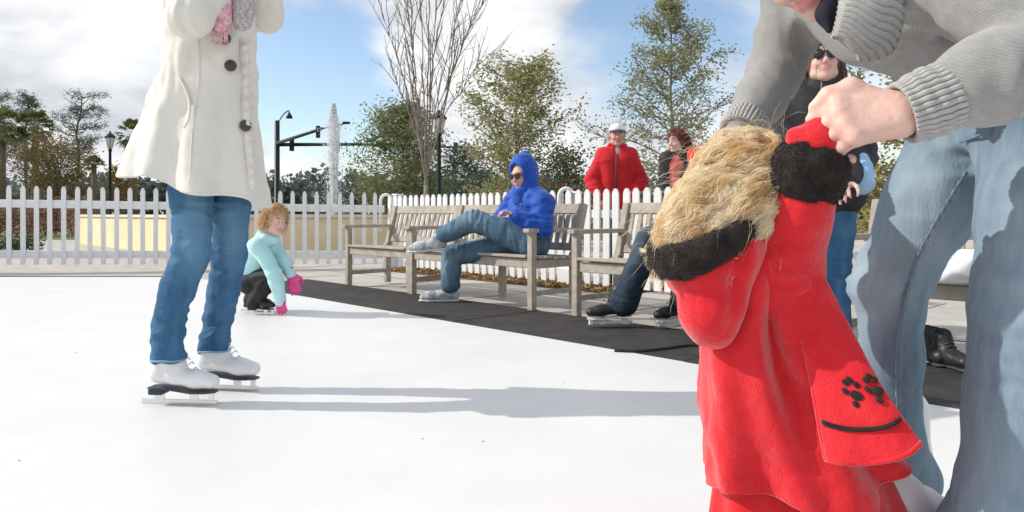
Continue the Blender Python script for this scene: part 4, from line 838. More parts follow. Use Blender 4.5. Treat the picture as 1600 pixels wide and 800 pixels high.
# ------------------------------------------------------------------ seated person in the blue hooded jacket
def sunglasses(root, c, R, s):
    e = MB()
    for g in (-1, 1):
        q = c + (R[0] * g * .033 + R[1] * .108 + R[2] * .004) * s; mb = MB(); mb.lathe(q, [(.026 * s, -.003), (.027 * s, 0), (.022 * s, .004)], 14, unit(R[1] + R[0] * g * .15)); mb.obj('sunglass_lens', 'glasses_black', root, True)
        e.tube([c + (R[0] * g * .060 + R[1] * .102 + R[2] * .010) * s, c + (R[0] * g * .078 + R[1] * .05 + R[2] * .012) * s, c + (R[0] * g * .082 - R[1] * .01 + R[2] * .008) * s], .0035, 5)
    e.tube([c + (R[0] * -.06 + R[1] * .104 + R[2] * .012) * s, c + (R[1] * .117 + R[2] * .014) * s, c + (R[0] * .06 + R[1] * .104 + R[2] * .012) * s], .004, 5); e.obj('sunglass_frame', 'glasses_black', root, True)
def blue_person():
    hipc = P(825, 378, 5.90); root = person((hipc[0], hipc[1], .44), 'seated person in a hooded blue jacket, sunglasses and jeans with crossed legs'); Y = 5.9
    J = dict(pel=hipc, chest=P(829, 318, 5.92), neck=P(823, 298, 5.90), head=P(816, 275, 5.87), face=A(-.62, -.77, -.10), up=A(-.06, 0, 1),
             rs=P(848, 318, 5.74), ls=P(806, 312, 6.12), re=P(846, 358, 5.66), rw=P(806, 338, 5.64), le=P(786, 342, 6.02), lw=P(818, 336, 5.78),
             rh=P(832, 382, 5.80), lh=P(820, 382, 6.0), rk=P(741, 344, 5.90), ra=P(684, 372, 5.98), rt=P(652, 378, 6.0), lk=P(706, 398, 6.10), la=P(704, 450, 6.10), lt=P(670, 466, 6.14))
    R = body(root, J, 1.0, .98, .009, hands=True, eyes=False, curl=(.7, .7))
    sunglasses(root, J['head'], R, .98)
    def jk(S):
        torso(S, J, .034, 1.0); arm(S, J['rs'], J['re'], J['rw'], .034, 1.0, .05); arm(S, J['ls'], J['le'], J['lw'], .032, 1.0, .05); S.cone(J['pel'] + A(0, 0, .03), J['chest'], .15, .14); S.cone(J['pel'] + A(.0, 0, .02), J['pel'] + A(.03, 0, -.02), .145, .135)
    fl = folds(.019, [(J['re'], .14), (J['le'], .14), (J['chest'], .16), (J['pel'], .15)], 21, 7, 2, .45); jo = garment(root, 'jacket', 'jacket_blue', jk, .008, fl, 0); zp = [J['neck'] + A(-.06, -.13, -.05), J['chest'] + A(-.10, -.16, -.02), J['pel'] + A(-.13, -.10, .06)]; stitch_line(jo, 'zip', zp, 'sole_dark', .004)
    def hood(S):
        S.ell(J['head'] + R[2] * .035 - R[1] * .025, (.110, .128, .142), R); S.cone(J['head'] + R[2] * .10 - R[1] * .04, J['head'] + R[2] * .165 - R[1] * .06, .075, .03, .05); S.cone(J['head'] - R[2] * .06 - R[1] * .03, J['neck'] - A(0, 0, .03), .105, .12); S.cone(J['head'] - R[2] * .125 + R[1] * .05, J['neck'] + R[1] * .06 - A(0, 0, .06), .06, .08)
        S.ell(J['head'] + R[1] * .125 + R[2] * .008, (.072, .125, .105), R, .01, -1)
    garment(jo, 'hood', 'jacket_blue', hood, .008, folds(.007, [], 26, 9, 2, 1.0), 1)
    a = np.linspace(0, 2 * np.pi, 30); mb = MB(); mb.tube([J['head'] + R[1] * (.078 + .0 * math.cos(t)) + R[0] * .070 * math.cos(t) + R[2] * (.012 + .102 * math.sin(t)) for t in a], .007, 6); mb.obj('hood_piping', 'cap_white', jo, True) if False else None
    def jn(S):
        S.cone(J['rh'], J['lh'], .12, .12); S.chain([J['rh'], (J['rh'] + J['rk']) / 2, J['rk'], (J['rk'] + J['ra']) / 2, J['ra'] * .80 + J['rk'] * .20], [.112, .10, .082, .074, .070]); S.chain([J['lh'], (J['lh'] + J['lk']) / 2, J['lk'], (J['lk'] + J['la']) / 2, J['la'] + A(0, 0, .035)], [.112, .098, .080, .076, .078])
    def tint(V): return np.clip(np.exp(-((V - J['rk'] - A(0, -.03, .05)) ** 2).sum(1) / .015) + np.exp(-((V - J['lk'] - A(-.05, -.03, -.05)) ** 2).sum(1) / .012) + .25 * vn(V * A(50, 50, 12), 3), 0, .8)
    garment(root, 'jeans', 'denim_man', jn, .008, folds(.012, [(J['rk'], .16), (J['lk'], .14), (J['la'], .14), (J['rh'], .15)], 20, 3, 0, .35), 1, tint)
    shoe(root, A(J['la'][0] - .03, J['la'][1], .021 + .11), A(-1, -.12, 0), A(0, 0, 1), 'sneaker', 'sneaker_sole', 1.15, .11 / 1.15)
    shoe(root, J['ra'] + A(-.03, 0, -.01), unit(P(640, 376, 5.98) - J['ra']), A(.12, -.1, 1), 'sneaker', 'sneaker_sole', 1.12)
blue_person()

# ------------------------------------------------------------------ two people behind the close-set fence
def red_person():
    Y = 7.75; b = P(963, YH, Y); root = person((b[0], Y, .003), 'standing person in a red jacket and white cap behind the fence'); z = lambda zz, px, dy=0.0: A(P(px, YH, Y + dy)[0], Y + dy, zz)
    J = dict(pel=z(.93, 963), chest=z(1.30, 963), neck=z(1.45, 963), head=z(1.575, 964, -.03), face=A(-.02, -1, -.03), up=A(0, 0, 1), rs=z(1.365, 943), ls=z(1.365, 984), re=z(1.10, 923, -.02), le=z(1.10, 1003, -.02), rw=z(.93, 937, -.14), lw=z(.93, 990, -.14), rh=z(.90, 955), lh=z(.90, 971), rk=z(.48, 954), lk=z(.48, 972), ra=z(.09, 953), la=z(.09, 973), rt=z(.04, 951, -.15), lt=z(.04, 975, -.15))
    J['rd'] = J['ld'] = A(0, -.1, -1); R = body(root, J, 1.04, 1.0, .009, hands=True)
    def jk(S):
        torso(S, J, .030, 1.04, wide=1.2); arm(S, J['rs'], J['re'], J['rw'], .024, 1.05, .050); arm(S, J['ls'], J['le'], J['lw'], .024, 1.05, .050); S.cone(z(.86, 950), z(.86, 976), .14, .14); S.cone(J['neck'] - A(0, 0, .03), J['neck'] + A(0, 0, .012), .085, .078)
        S.cone(J['neck'] + A(0, -.09, -.01), J['neck'] + A(0, -.135, -.15), .034, .006, .01, None, -1)
    jo = garment(root, 'jacket', 'jacket_red', jk, .009, folds(.008, [(J['re'], .15), (J['le'], .15), (J['chest'], .1)], 16, 6, 2, .3), 1)
    mb = MB(); mb.tube([z(1.36, 963, -.155), z(1.2, 963, -.165), z(.95, 963, -.165)], .008, 5); mb.obj('zip', 'sole_dark', jo, True); garment(jo, 'collar', 'jacket_red', lambda S: [S.chain([J['neck'] + A(g * .03, -.07, -.08), J['neck'] + A(g * .075, -.035, .01), J['neck'] + A(g * .05, .06, .02)], [.018, .024, .024]) for g in (-1, 1)], .008)
    garment(root, 'shirt', 'scarf_grey', lambda S: S.chain([J['neck'] + A(0, -.02, -.01), J['neck'] + A(0, -.055, -.07)], [.055, .045]), .008)
    garment(root, 'jeans', 'denim_man', lambda S: [leg(S, J[g + 'h'], J[g + 'k'], J[g + 'a'], .02, 1.04, .08) for g in 'rl'] + [S.cone(J['rh'], J['lh'], .12, .12)], .009, folds(.008, [(J['rk'], .12), (J['lk'], .12)], 22, 4), 1, lambda V: .2 * (vn(V * 20, 3) > .6))
    for g in 'rl': shoe(root, J[g + 'a'], A(0, -1, 0), A(0, 0, 1), 'leather_black', 'sole_dark')
    V, Fq = hair_strands(160, J['head'], R, 1.0, 5, .05, A(0, .2, -1), .2, .004, 4); obj('hair', V, Fq, 'scarf_grey', root)
    def cp(S): S.ell(J['head'] + R[2] * .052 - R[1] * .01, (.084, .102, .078), R); S.half(J['head'] + R[2] * .046, -R[2] - R[1] * .05, J['head'] - .2, J['head'] + .2, .006)
    c = garment(root, 'cap', 'cap_white', cp, .006); V = []
    for i, r_ in enumerate((.0, .5, 1.0)):
        for t in np.linspace(-1.15, 1.15, 15): V.append(J['head'] + R[0] * math.sin(t) * (.082 + .006 * r_) + R[1] * (.02 + math.cos(t) * (.066 + .07 * r_)) + R[2] * (.052 - .022 * r_ - .02 * math.sin(t) ** 2))
    solid(obj('brim', V, grid_faces(3, 15), 'cap_brim', c), .006)
red_person()
def redhair_person():
    Y = 7.35; b = P(1062, YH, Y); root = person((b[0], Y, .003), 'red-haired person in a coral top and dark open jacket behind the fence'); z = lambda zz, px, dy=0.0: A(P(px, YH, Y + dy)[0], Y + dy, zz)
    J = dict(pel=z(.88, 1063), chest=z(1.22, 1063), neck=z(1.36, 1063), head=z(1.468, 1058, -.01), face=A(-.80, -.6, -.03), up=A(-.05, 0, 1), rs=z(1.295, 1042, -.02), ls=z(1.295, 1084, .06), re=z(1.02, 1038, -.03), le=z(1.02, 1092, .06), rw=z(.86, 1044, -.1), lw=z(.82, 1086, .0), rh=z(.86, 1060, -.07), lh=z(.86, 1068, .07), rk=z(.46, 1060, -.07), lk=z(.46, 1068, .07), ra=z(.09, 1060, -.07), la=z(.09, 1068, .07), rt=z(.04, 1042, -.1), lt=z(.04, 1050, .05))
    J['rd'] = J['ld'] = A(0, -.1, -1); R = body(root, J, .94, .95, .008, 'skin_pale')
    V, Fq = scalp(J['head'], R, .95, .010, .008); V2, F2 = hair_strands(560, J['head'], R, .95, 21, .15, A(.2, .1, -.9), .4, .003, 9, volume=.03, wave=.006, lift=.35); v, f = join((V, Fq), (V2, F2)); obj('hair', v, f, 'hair_red', root)
    garment(root, 'top', 'shirt_coral', lambda S: torso(S, J, .008, .94), .008, folds(.005, [], 20, 2, 2, 1.0), 1)
    def jk(S):
        torso(S, J, .026, .94); arm(S, J['rs'], J['re'], J['rw'], .022, .94, .042); arm(S, J['ls'], J['le'], J['lw'], .022, .94, .042); f_ = unit(A(-.42, -.9, 0))
        for zz, rr in ((1.36, .06), (1.22, .085), (1.07, .095), (.92, .10)): S.cone(A(*(J['chest'] + f_ * .14)[:2], zz), A(*(J['chest'] + f_ * .16)[:2], zz - .15), rr, rr, .01, None, -1)
    garment(root, 'jacket', 'jacket_black', jk, .008, folds(.008, [(J['re'], .12)], 20, 6), 1)
    garment(root, 'trousers', 'denim_dark', lambda S: [leg(S, J[g + 'h'], J[g + 'k'], J[g + 'a'], .012, .94, .065) for g in 'rl'] + [S.cone(J['rh'], J['lh'], .11, .11)], .009, None, 1, lambda V: 0 * V[:, 0])
    for g in 'rl': shoe(root, J[g + 'a'], A(-1, -.3, 0), A(0, 0, 1), 'leather_black', 'sole_dark', .9, .095)
redhair_person()

# ------------------------------------------------------------------ seated person in dark jeans putting on skates
def seated_skater():
    Yh = 4.75; hip = P(1112, 384, Yh); root = person((hip[0], hip[1], .44), 'seated person in dark jeans wearing rental skates, mostly hidden behind the child')
    gr = G(955, 511, .02); gl = G(1052, 512, .02)
    J = dict(pel=hip, chest=P(1135, 310, Yh + .02), neck=P(1140, 282, Yh), head=P(1146, 252, Yh - .03), face=A(-.4, -.9, -.15), up=A(-.03, 0, 1), rs=P(1110, 302, Yh - .2), ls=P(1165, 302, Yh + .16), re=P(1105, 350, Yh - .28), le=P(1170, 352, Yh + .05), rw=P(1068, 370, Yh - .2), lw=P(1130, 375, Yh - .18),
             rh=P(1105, 386, Yh - .02), lh=P(1128, 388, Yh - .05), rk=P(1014, 376, Yh + .02), ra=gr + A(.08, 0, .16), rt=gr + A(-.08, -.02, .1), lk=P(1070, 388, 4.45), la=gl + A(.07, 0, .17), lt=gl + A(-.08, 0, .1))
    R = body(root, J, 1.0, .98, .010, hands=True, curl=(.4, .4)); V, Fq = scalp(J['head'], R, .98); V2, F2 = hair_strands(400, J['head'], R, .98, 31, .07, A(0, .2, -1), .2, .0035, 5, lift=.1); v, f = join((V, Fq), (V2, F2)); obj('hair', v, f, 'hair_brown', root)
    def jk(S): torso(S, J, .03); arm(S, J['rs'], J['re'], J['rw'], .026, 1.0, .045); arm(S, J['ls'], J['le'], J['lw'], .026, 1.0, .045)
    garment(root, 'jacket', 'jacket_black', jk, .010, folds(.010, [(J['re'], .14), (J['le'], .14)], 18, 6), 1)
    def jn(S):
        S.cone(J['rh'], J['lh'], .12, .12)
        for g in 'rl': S.chain([J[g + 'h'], (J[g + 'h'] + J[g + 'k']) / 2, J[g + 'k'], (J[g + 'k'] + J[g + 'a']) / 2, J[g + 'a'] + A(0, 0, .0)], [.11, .098, .082, .078, .088])
    garment(root, 'jeans', 'denim_dark', jn, .009, folds(.010, [(J['rk'], .16), (J['ra'], .16), (J['lk'], .14)], 20, 3, 2, .35), 1, lambda V: np.clip(np.exp(-((V - J['rk'] - A(-.06, -.03, -.03)) ** 2).sum(1) / .02) * .9 + .25 * (vn(V * A(26, 26, 20), 3) > .64), 0, .8))
    figure_skate(root, gr, A(-1, -.16, 0), 'leather_black', 'plastic_white', 1.08, .22, 'plastic_white'); figure_skate(root, gl, A(-.9, -.5, 0), 'leather_black', 'plastic_white', 1.0, .22, 'plastic_white')
seated_skater()

# ------------------------------------------------------------------ dark-jacketed woman standing by the bench
def dark_person():
    Y = 3.62; b = P(1283, YH, Y); root = person((b[0], Y, .02), 'standing person in a black jacket, sunglasses and blue jeans between bench and mother'); z = lambda zz, px, dy=0.0: A(P(px, YH, Y + dy)[0], Y + dy, zz)
    J = dict(pel=z(.90, 1285), chest=z(1.22, 1282), neck=z(1.36, 1284), head=z(1.497, 1285, -.03), face=A(-.25, -.95, .10), up=A(-.03, .08, 1), rs=z(1.29, 1232), ls=z(1.29, 1335, .03), re=z(1.04, 1222, -.05), le=z(1.03, 1346, .02), rw=z(.88, 1240, -.2), lw=z(.90, 1322, -.2), rh=z(.86, 1260), lh=z(.86, 1308), rk=z(.48, 1262), lk=z(.48, 1306), ra=z(.11, 1262), la=z(.11, 1306), rt=z(.05, 1255, -.15), lt=z(.05, 1312, -.15))
    R = body(root, J, .95, .95, .0075, 'skin_pale', eyes=False, curl=(.5, .5)); sunglasses(root, J['head'], R, .95)
    V, Fq = scalp(J['head'], R, .95, .016, .008); V2, F2 = hair_strands(620, J['head'], R, .95, 41, .20, A(.1, .2, -.95), .2, .0035, 8, volume=.025, lift=.1); v, f = join((V, Fq), (V2, F2)); obj('hair', v, f, 'hair_brown', root)
    def jk(S):
        torso(S, J, .032, .95, wide=1.3); arm(S, J['rs'], J['re'], J['rw'], .028, .95, .046); arm(S, J['ls'], J['le'], J['lw'], .028, .95, .046); S.cone(z(.86, 1262), z(.86, 1310), .13, .13); S.cone(J['neck'] - A(0, 0, .04), J['neck'] + A(0, 0, .03), .085, .075)
    jo = garment(root, 'jacket', 'jacket_black', jk, .008, folds(.011, [(J['re'], .15), (J['le'], .15), (J['chest'], .1)], 17, 6, 2, .4), 1); mb = MB(); mb.tube([z(1.38, 1284, -.1), z(1.25, 1282, -.145), z(.9, 1284, -.15)], .005, 5); mb.obj('zip', 'steel', jo, True)
    garment(root, 'jeans', 'denim_blue', lambda S: [leg(S, J[g + 'h'], J[g + 'k'], J[g + 'a'], .012, .98, .075) for g in 'rl'] + [S.cone(J['rh'], J['lh'], .11, .11)], .009, folds(.008, [(J['rk'], .12), (J['lk'], .12)], 22, 4), 1, lambda V: .25 * vn(V * A(40, 40, 8), 3))
    for g in 'rl': shoe(root, J[g + 'a'], A(0, -1, 0), A(0, 0, 1), 'leather_black', 'sole_dark', .95, .095)
    # light blue bag hanging from the elbow
    c = P(1346, 268, Y - .10); bg = empty('shoulder_bag', c - A(0, 0, .1), 'light blue cloth bag hanging at the side of the person in black', 'bag')
    S = Sdf(.008, .03); S.ell(c, (.045, .06, .085)); S.ell(c - A(0, 0, .05), (.055, .07, .06)); V, Fq = S.mesh(folds(.008, [], 26, 2, 2, 1.0), 1); o = obj('bag_body', V, Fq, 'light_blue_cloth', bg); mb = MB(); mb.tube(smoothpath([c + A(-.03, -.02, .07), J['le'] + A(-.02, -.05, .06), J['le'] + A(.05, 0, .05), c + A(.03, .03, .07)], 14), .007, 6); mb.obj('bag_strap', 'light_blue_cloth', bg, True)
dark_person()
# ------------------------------------------------------------------ mother bending over the child
MIT = P(1280, 214, 1.17); MIT2 = P(1112, 258, 1.45)                     # where the two hands meet
def mother():
    root = person((P(1560, 0, 1.35)[0], 1.36, .018), 'bending adult in a grey knit sweater and faded jeans holding the child by the hands')
    J = dict(pel=P(1625, 112, 1.42), mid=P(1520, 42, 1.42), chest=P(1402, 4, 1.44), neck=P(1318, -28, 1.46), head=P(1258, -72, 1.42), face=A(-.62, -.42, -.66), up=A(-.62, -.15, .78),
             ls=P(1470, -40, 1.24), rs=P(1246, -8, 1.66), le=P(1690, 72, 1.08), lw=P(1405, 178, 1.12), re=P(1213, 114, 1.66), rw=P(1160, 205, 1.52),
             lh=P(1632, 170, 1.28), rh=P(1530, 175, 1.55), lk=P(1616, 490, 1.17), rk=P(1392, 448, 1.52), la=A(P(1560, 0, 1.22)[0], 1.22, .14), ra=A(P(1412, 0, 1.62)[0], 1.62, .14))
    J['lt'] = J['la'] + A(-.15, -.03, -.05); J['rt'] = J['ra'] + A(-.15, -.03, -.05)
    # body: whole figure without the near hand, which follows at a finer grain
    S = Sdf(.008, .02); torso(S, J, -.02, 1.0)
    arm(S, J['rs'], J['re'], J['rw'], -.006); arm(S, J['ls'], J['le'], J['lw'], -.006)
    for g in 'lr': leg(S, J[g + 'h'], J[g + 'k'], J[g + 'a'], -.012); S.cone(J['pel'], J[g + 'h'], .08, .075, .03)
    S.cone(J['neck'], J['head'] - unit(J['up']) * .06, .05, .05, .02); R = head(S, J['head'], J['face'], J['up'], 1.0); hand(S, J['rw'], MIT2 - J['rw'], A(-.3, -.2, 1), 1.0, .5, .1, -1)
    V1, F1 = S.mesh(None, 1)
    # near hand: wrist to knuckles level, fingers closed round the mitten
    S = Sdf(.0026, .008); w = J['lw']; d = unit(P(1300, 192, 1.13) - w); nb = unit(A(.10, -.92, .42)); nb = unit(nb - d * np.dot(nb, d)); sd = np.cross(d, nb); sd = sd if sd[2] > 0 else -sd        # sd points up to the thumb side
    S.cone(J['le'] * .3 + w * .7, w, .036, .030, .02, (nb, .85)); K = w + d * .086
    for i, o in enumerate((.030, .011, -.010, -.030)):
        S.cone(w + sd * o * .6 + d * .002, K + sd * o * 1.02 - d * (.003, 0, .004, .012)[i], .018, .0135, .018)
        k0 = K + sd * o * 1.05 - d * (.003, 0, .004, .012)[i]; L = (.044, .048, .045, .036)[i]; S.ell(k0 + nb * .004, (.012, .012, .012), None, .01)
        a0 = (.75, .85, .95, 1.05)[i]; p = k0
        for j, (fr, rr0, rr1) in enumerate(((1.0, .0108, .0098), (.62, .0098, .009), (.5, .009, .0075))):
            a = a0 + (0, 1.0, 1.75)[j]; v = unit(d * math.cos(a) - nb * math.sin(a) - sd * .10); e = p + v * L * fr; S.cone(p, e, rr0, rr1, .004); p = e
    tb = w + d * .02 + sd * .024; t1 = tb + unit(d * .62 + sd * .50 + nb * .10) * .050; t2 = t1 + unit(d * .92 - sd * .10 - nb * .25) * .034; t3 = t2 + unit(d * .75 - sd * .35 - nb * .55) * .027
    S.chain([tb, t1, t2, t3], [.019, .0135, .0115, .009], k=.010)
    V2, F2 = S.mesh(lambda p: .0006 * fold(p, 180, 3), 1); v, f = join((V1, F1), (V2, F2))
    obj('body', v, f, 'skin_pale', root, True, np.concatenate([face_tint(V1, J['head'], R, 1.0), np.clip(sum(np.exp(-((V2 - (K + sd * o)) ** 2).sum(1) / .0002) for o in (.03, .011, -.01, -.03)) * .35, 0, 1)]))
    mb = MB(); nl = t3 + nb * .004 + sd * .004; mb.board(nl, unit(t3 - t2), np.cross(unit(t3 - t2), nb), nb, .006, .005, .001, .0008); mb.obj('thumb_nail', 'tights', root, True)
    for g in (-1, 1):
        c = J['head'] + R[0] * g * .031 + R[1] * .083 + R[2] * .005; mb = MB(); mb.lathe(c, [(.002, -.012), (.009, -.008), (.0125, 0), (.009, .008), (.005, .0112)], 10, R[1]); e = mb.obj('eye', 'eye_white', root, True); mb = MB(); mb.lathe(c + R[1] * .0105, [(.0062, 0), (.003, .0022)], 10, R[1]); mb.obj('iris', 'eye_dark', e, True)
    V, Fq = scalp(J['head'], R, 1.0, .014); V2, F2 = hair_strands(380, J['head'], R, 1.0, 51, .22, unit(A(.9, .3, .1)), .25, .0045, 8, lift=.2); v, f = join((V, Fq), (V2, F2)); obj('hair', v, f, 'hair_brown', root)
    # sweater
    cuffL = w * .80 + J['le'] * .20; cuffR = J['rw'] * .92 + J['re'] * .08
    def sw(S):
        torso(S, J, .014, 1.0, wide=.95); S.cone(J['mid'], J['pel'] * .8 + J['mid'] * .2, .13, .135, .04); S.cone(J['chest'], J['mid'], .125, .125, .05)
        S.cone(J['ls'], J['le'], .076, .068, .04); S.chain([J['le'], J['le'] * .5 + w * .5, cuffL], [.066, .058, .046], k=.03)
        S.chain([J['rs'], J['rs'] * .5 + J['re'] * .5, J['re'], J['re'] * .5 + J['rw'] * .5, cuffR], [.068, .058, .053, .048, .043], k=.03)
        S.cone(J['neck'] + A(-.04, -.03, .02), P(1290, 30, 1.34), .05, .018, .02, None, -1)
    fl = folds(.0095, [(J['le'], .14), (J['re'], .13), (J['rs'], .1), (P(1500, 60, 1.25), .14), (P(1470, 100, 1.2), .1)], 19, 8, 0, .22)
    sw_o = garment(root, 'sweater', 'knit_grey', sw, .0062, fl, 2)
    # ribbed cuffs: tubes with standing ribs
    def ribbed(a, b, r0, r1, nr, name, flip=False, bulge=.004):
        ax = unit(b - a); u = unit(np.cross(ax, A(.2, .1, 1))); v_ = np.cross(ax, u); n = nr * 6; m = 22; VV = []
        for i in range(m):
            t = i / (m - 1); c = a + (b - a) * t; rr = r0 + (r1 - r0) * t + bulge * math.sin(t * math.pi) + .0012 * math.sin(t * 21)
            th = np.linspace(0, 2 * np.pi, n, endpoint=False); rad = rr + .0022 * np.sign(np.cos(th * nr)) * np.abs(np.cos(th * nr)) ** .6 + .001 * np.sin(th * 3 + t * 4); VV.append(c + rad[:, None] * (np.cos(th)[:, None] * u + np.sin(th)[:, None] * v_))
        VV = np.concatenate(VV); q = grid_faces(m, n, True); return solid(obj(name, VV, q, 'rib_grey', sw_o), .005)
    ribbed(w * .72 + J['le'] * .28, w * .985 + J['le'] * .015, .0475, .043, 34, 'cuff'); ribbed(J['rw'] * .86 + J['re'] * .14, J['rw'] + unit(J['rw'] - J['re']) * .01, .043, .040, 34, 'cuff')
    # ribbed shawl collar lying over the chest
    Ain = smoothpath([P(1292, 66, 1.255), P(1300, 30, 1.245), P(1308, -10, 1.26), P(1322, -60, 1.30)], 60); Aout = smoothpath([P(1338, 96, 1.27), P(1386, 84, 1.255), P(1405, 40, 1.235), P(1404, -10, 1.225), P(1396, -62, 1.235)], 60); VV = []
    for i in range(60):
        rib = .0028 * math.cos(i * 2 * math.pi / 4.0)
        for j in range(12):
            t = j / 11; p = Ain[i] * (1 - t) + Aout[i] * t; VV.append(p + A(0, -1, 0) * (.030 * math.sin(math.pi * (t * .8 + .2)) + rib) + A(0, 0, .004 * math.sin(t * 9)))
    solid(obj('collar', VV, grid_faces(60, 12), 'rib_grey', sw_o), .008, 1)
    garment(root, 'undershirt', 'shirt_navy', lambda S: S.chain([J['neck'] + A(-.02, -.04, -.01), P(1292, 22, 1.36), P(1296, 48, 1.345)], [.034, .017, .007]), .005)
    # jeans
    def jn(S):
        S.cone(J['pel'], J['pel'] + (J['mid'] - J['pel']) * .25, .135, .13, .04); S.cone(J['lh'], J['rh'], .115, .115, .04)
        S.chain([J['lh'], P(1640, 330, 1.20), P(1616, 490, 1.17), P(1608, 640, 1.17), P(1598, 790, 1.18), J['la'] + A(0, 0, .03)], [.112, .098, .084, .084, .092, .105], k=.03)
        S.chain([J['rh'], P(1456, 315, 1.50), P(1386, 448, 1.52), P(1394, 560, 1.52), P(1396, 690, 1.56), J['ra'] + A(0, 0, .03)], [.112, .086, .066, .054, .055, .075], k=.03)
        S.cone(P(1590, 190, 1.24), P(1560, 250, 1.42), .05, .02, .04)
    fl = folds(.0075, [(J['rk'], .14), (J['lk'], .16), (J['rh'], .12), (P(1560, 240, 1.4), .12), (J['la'], .2)], 17, 12, 2, .3)
    def tint(V):
        t = np.exp(-((V - P(1455, 330, 1.42)) ** 2 / A(.07, .09, .14) ** 2).sum(1)) * .75 + np.exp(-((V - (J['rk'] + A(-.04, -.05, .02))) ** 2 / A(.05, .09, .09) ** 2).sum(1)) * .9 + np.exp(-((V - P(1585, 360, 1.08)) ** 2 / A(.09, .09, .17) ** 2).sum(1)) * .6 + np.exp(-((V - P(1560, 760, 1.1)) ** 2 / A(.06, .09, .12) ** 2).sum(1)) * .35
        n1 = vn(V * A(16, 16, 9), 4); n2 = vn(V * A(70, 70, 16), 9); return np.clip(t * (.55 + .9 * n1) * (.8 + .4 * n2) + .10 * n2, 0, .95)
    jo = garment(root, 'jeans', 'denim_faded', jn, .0062, fl, 1, tint)
    # side seam of the far leg, puckered
    Vj = np.array([v_.co[:] for v_ in jo.data.vertices]) + wloc(jo.parent)
    def surf(px, py):
        d = unit(P(px, py, 1.0) - A(0, 0, H)); q = Vj - A(0, 0, H); t = q @ d; off = np.linalg.norm(q - t[:, None] * d, axis=1); c_ = np.where(off < .008)[0]; return A(0, 0, H) + d * (t[c_].min() - .0035 if len(c_) else 1.45)
    sm = [(1510, 268), (1484, 310), (1460, 350), (1436, 395), (1420, 440), (1408, 490), (1402, 540), (1400, 590), (1404, 650)]
    pts = smoothpath([surf(x, y) for x, y in sm], 80); rr = .0026 + .0016 * np.sin(np.arange(80) * 1.9); mb = MB(); mb.tube(pts, rr, 6); mb.obj('side_seam', 'denim_faded', jo, True)
    for o in (0.007,):
        stitch_line(jo, 'seam_stitch', pts[::4] + A(o, -.001, .002), 'stitch', .0007, 60)
    wb = [surf(x, y) for x, y in ((1408, 218), (1440, 206), (1480, 190), (1520, 172), (1570, 150))]; 
    pk = [surf(x, y) for x, y in ((1560, 172), (1548, 196), (1528, 212), (1500, 222))]; stitch_line(jo, 'pocket_edge', pk, 'denim_faded', .0024)
    for g in 'lr': figure_skate(root, A(J[g + 'a'][0] - .05, J[g + 'a'][1] - .01, .018), A(-1, -.2, 0))
mother()

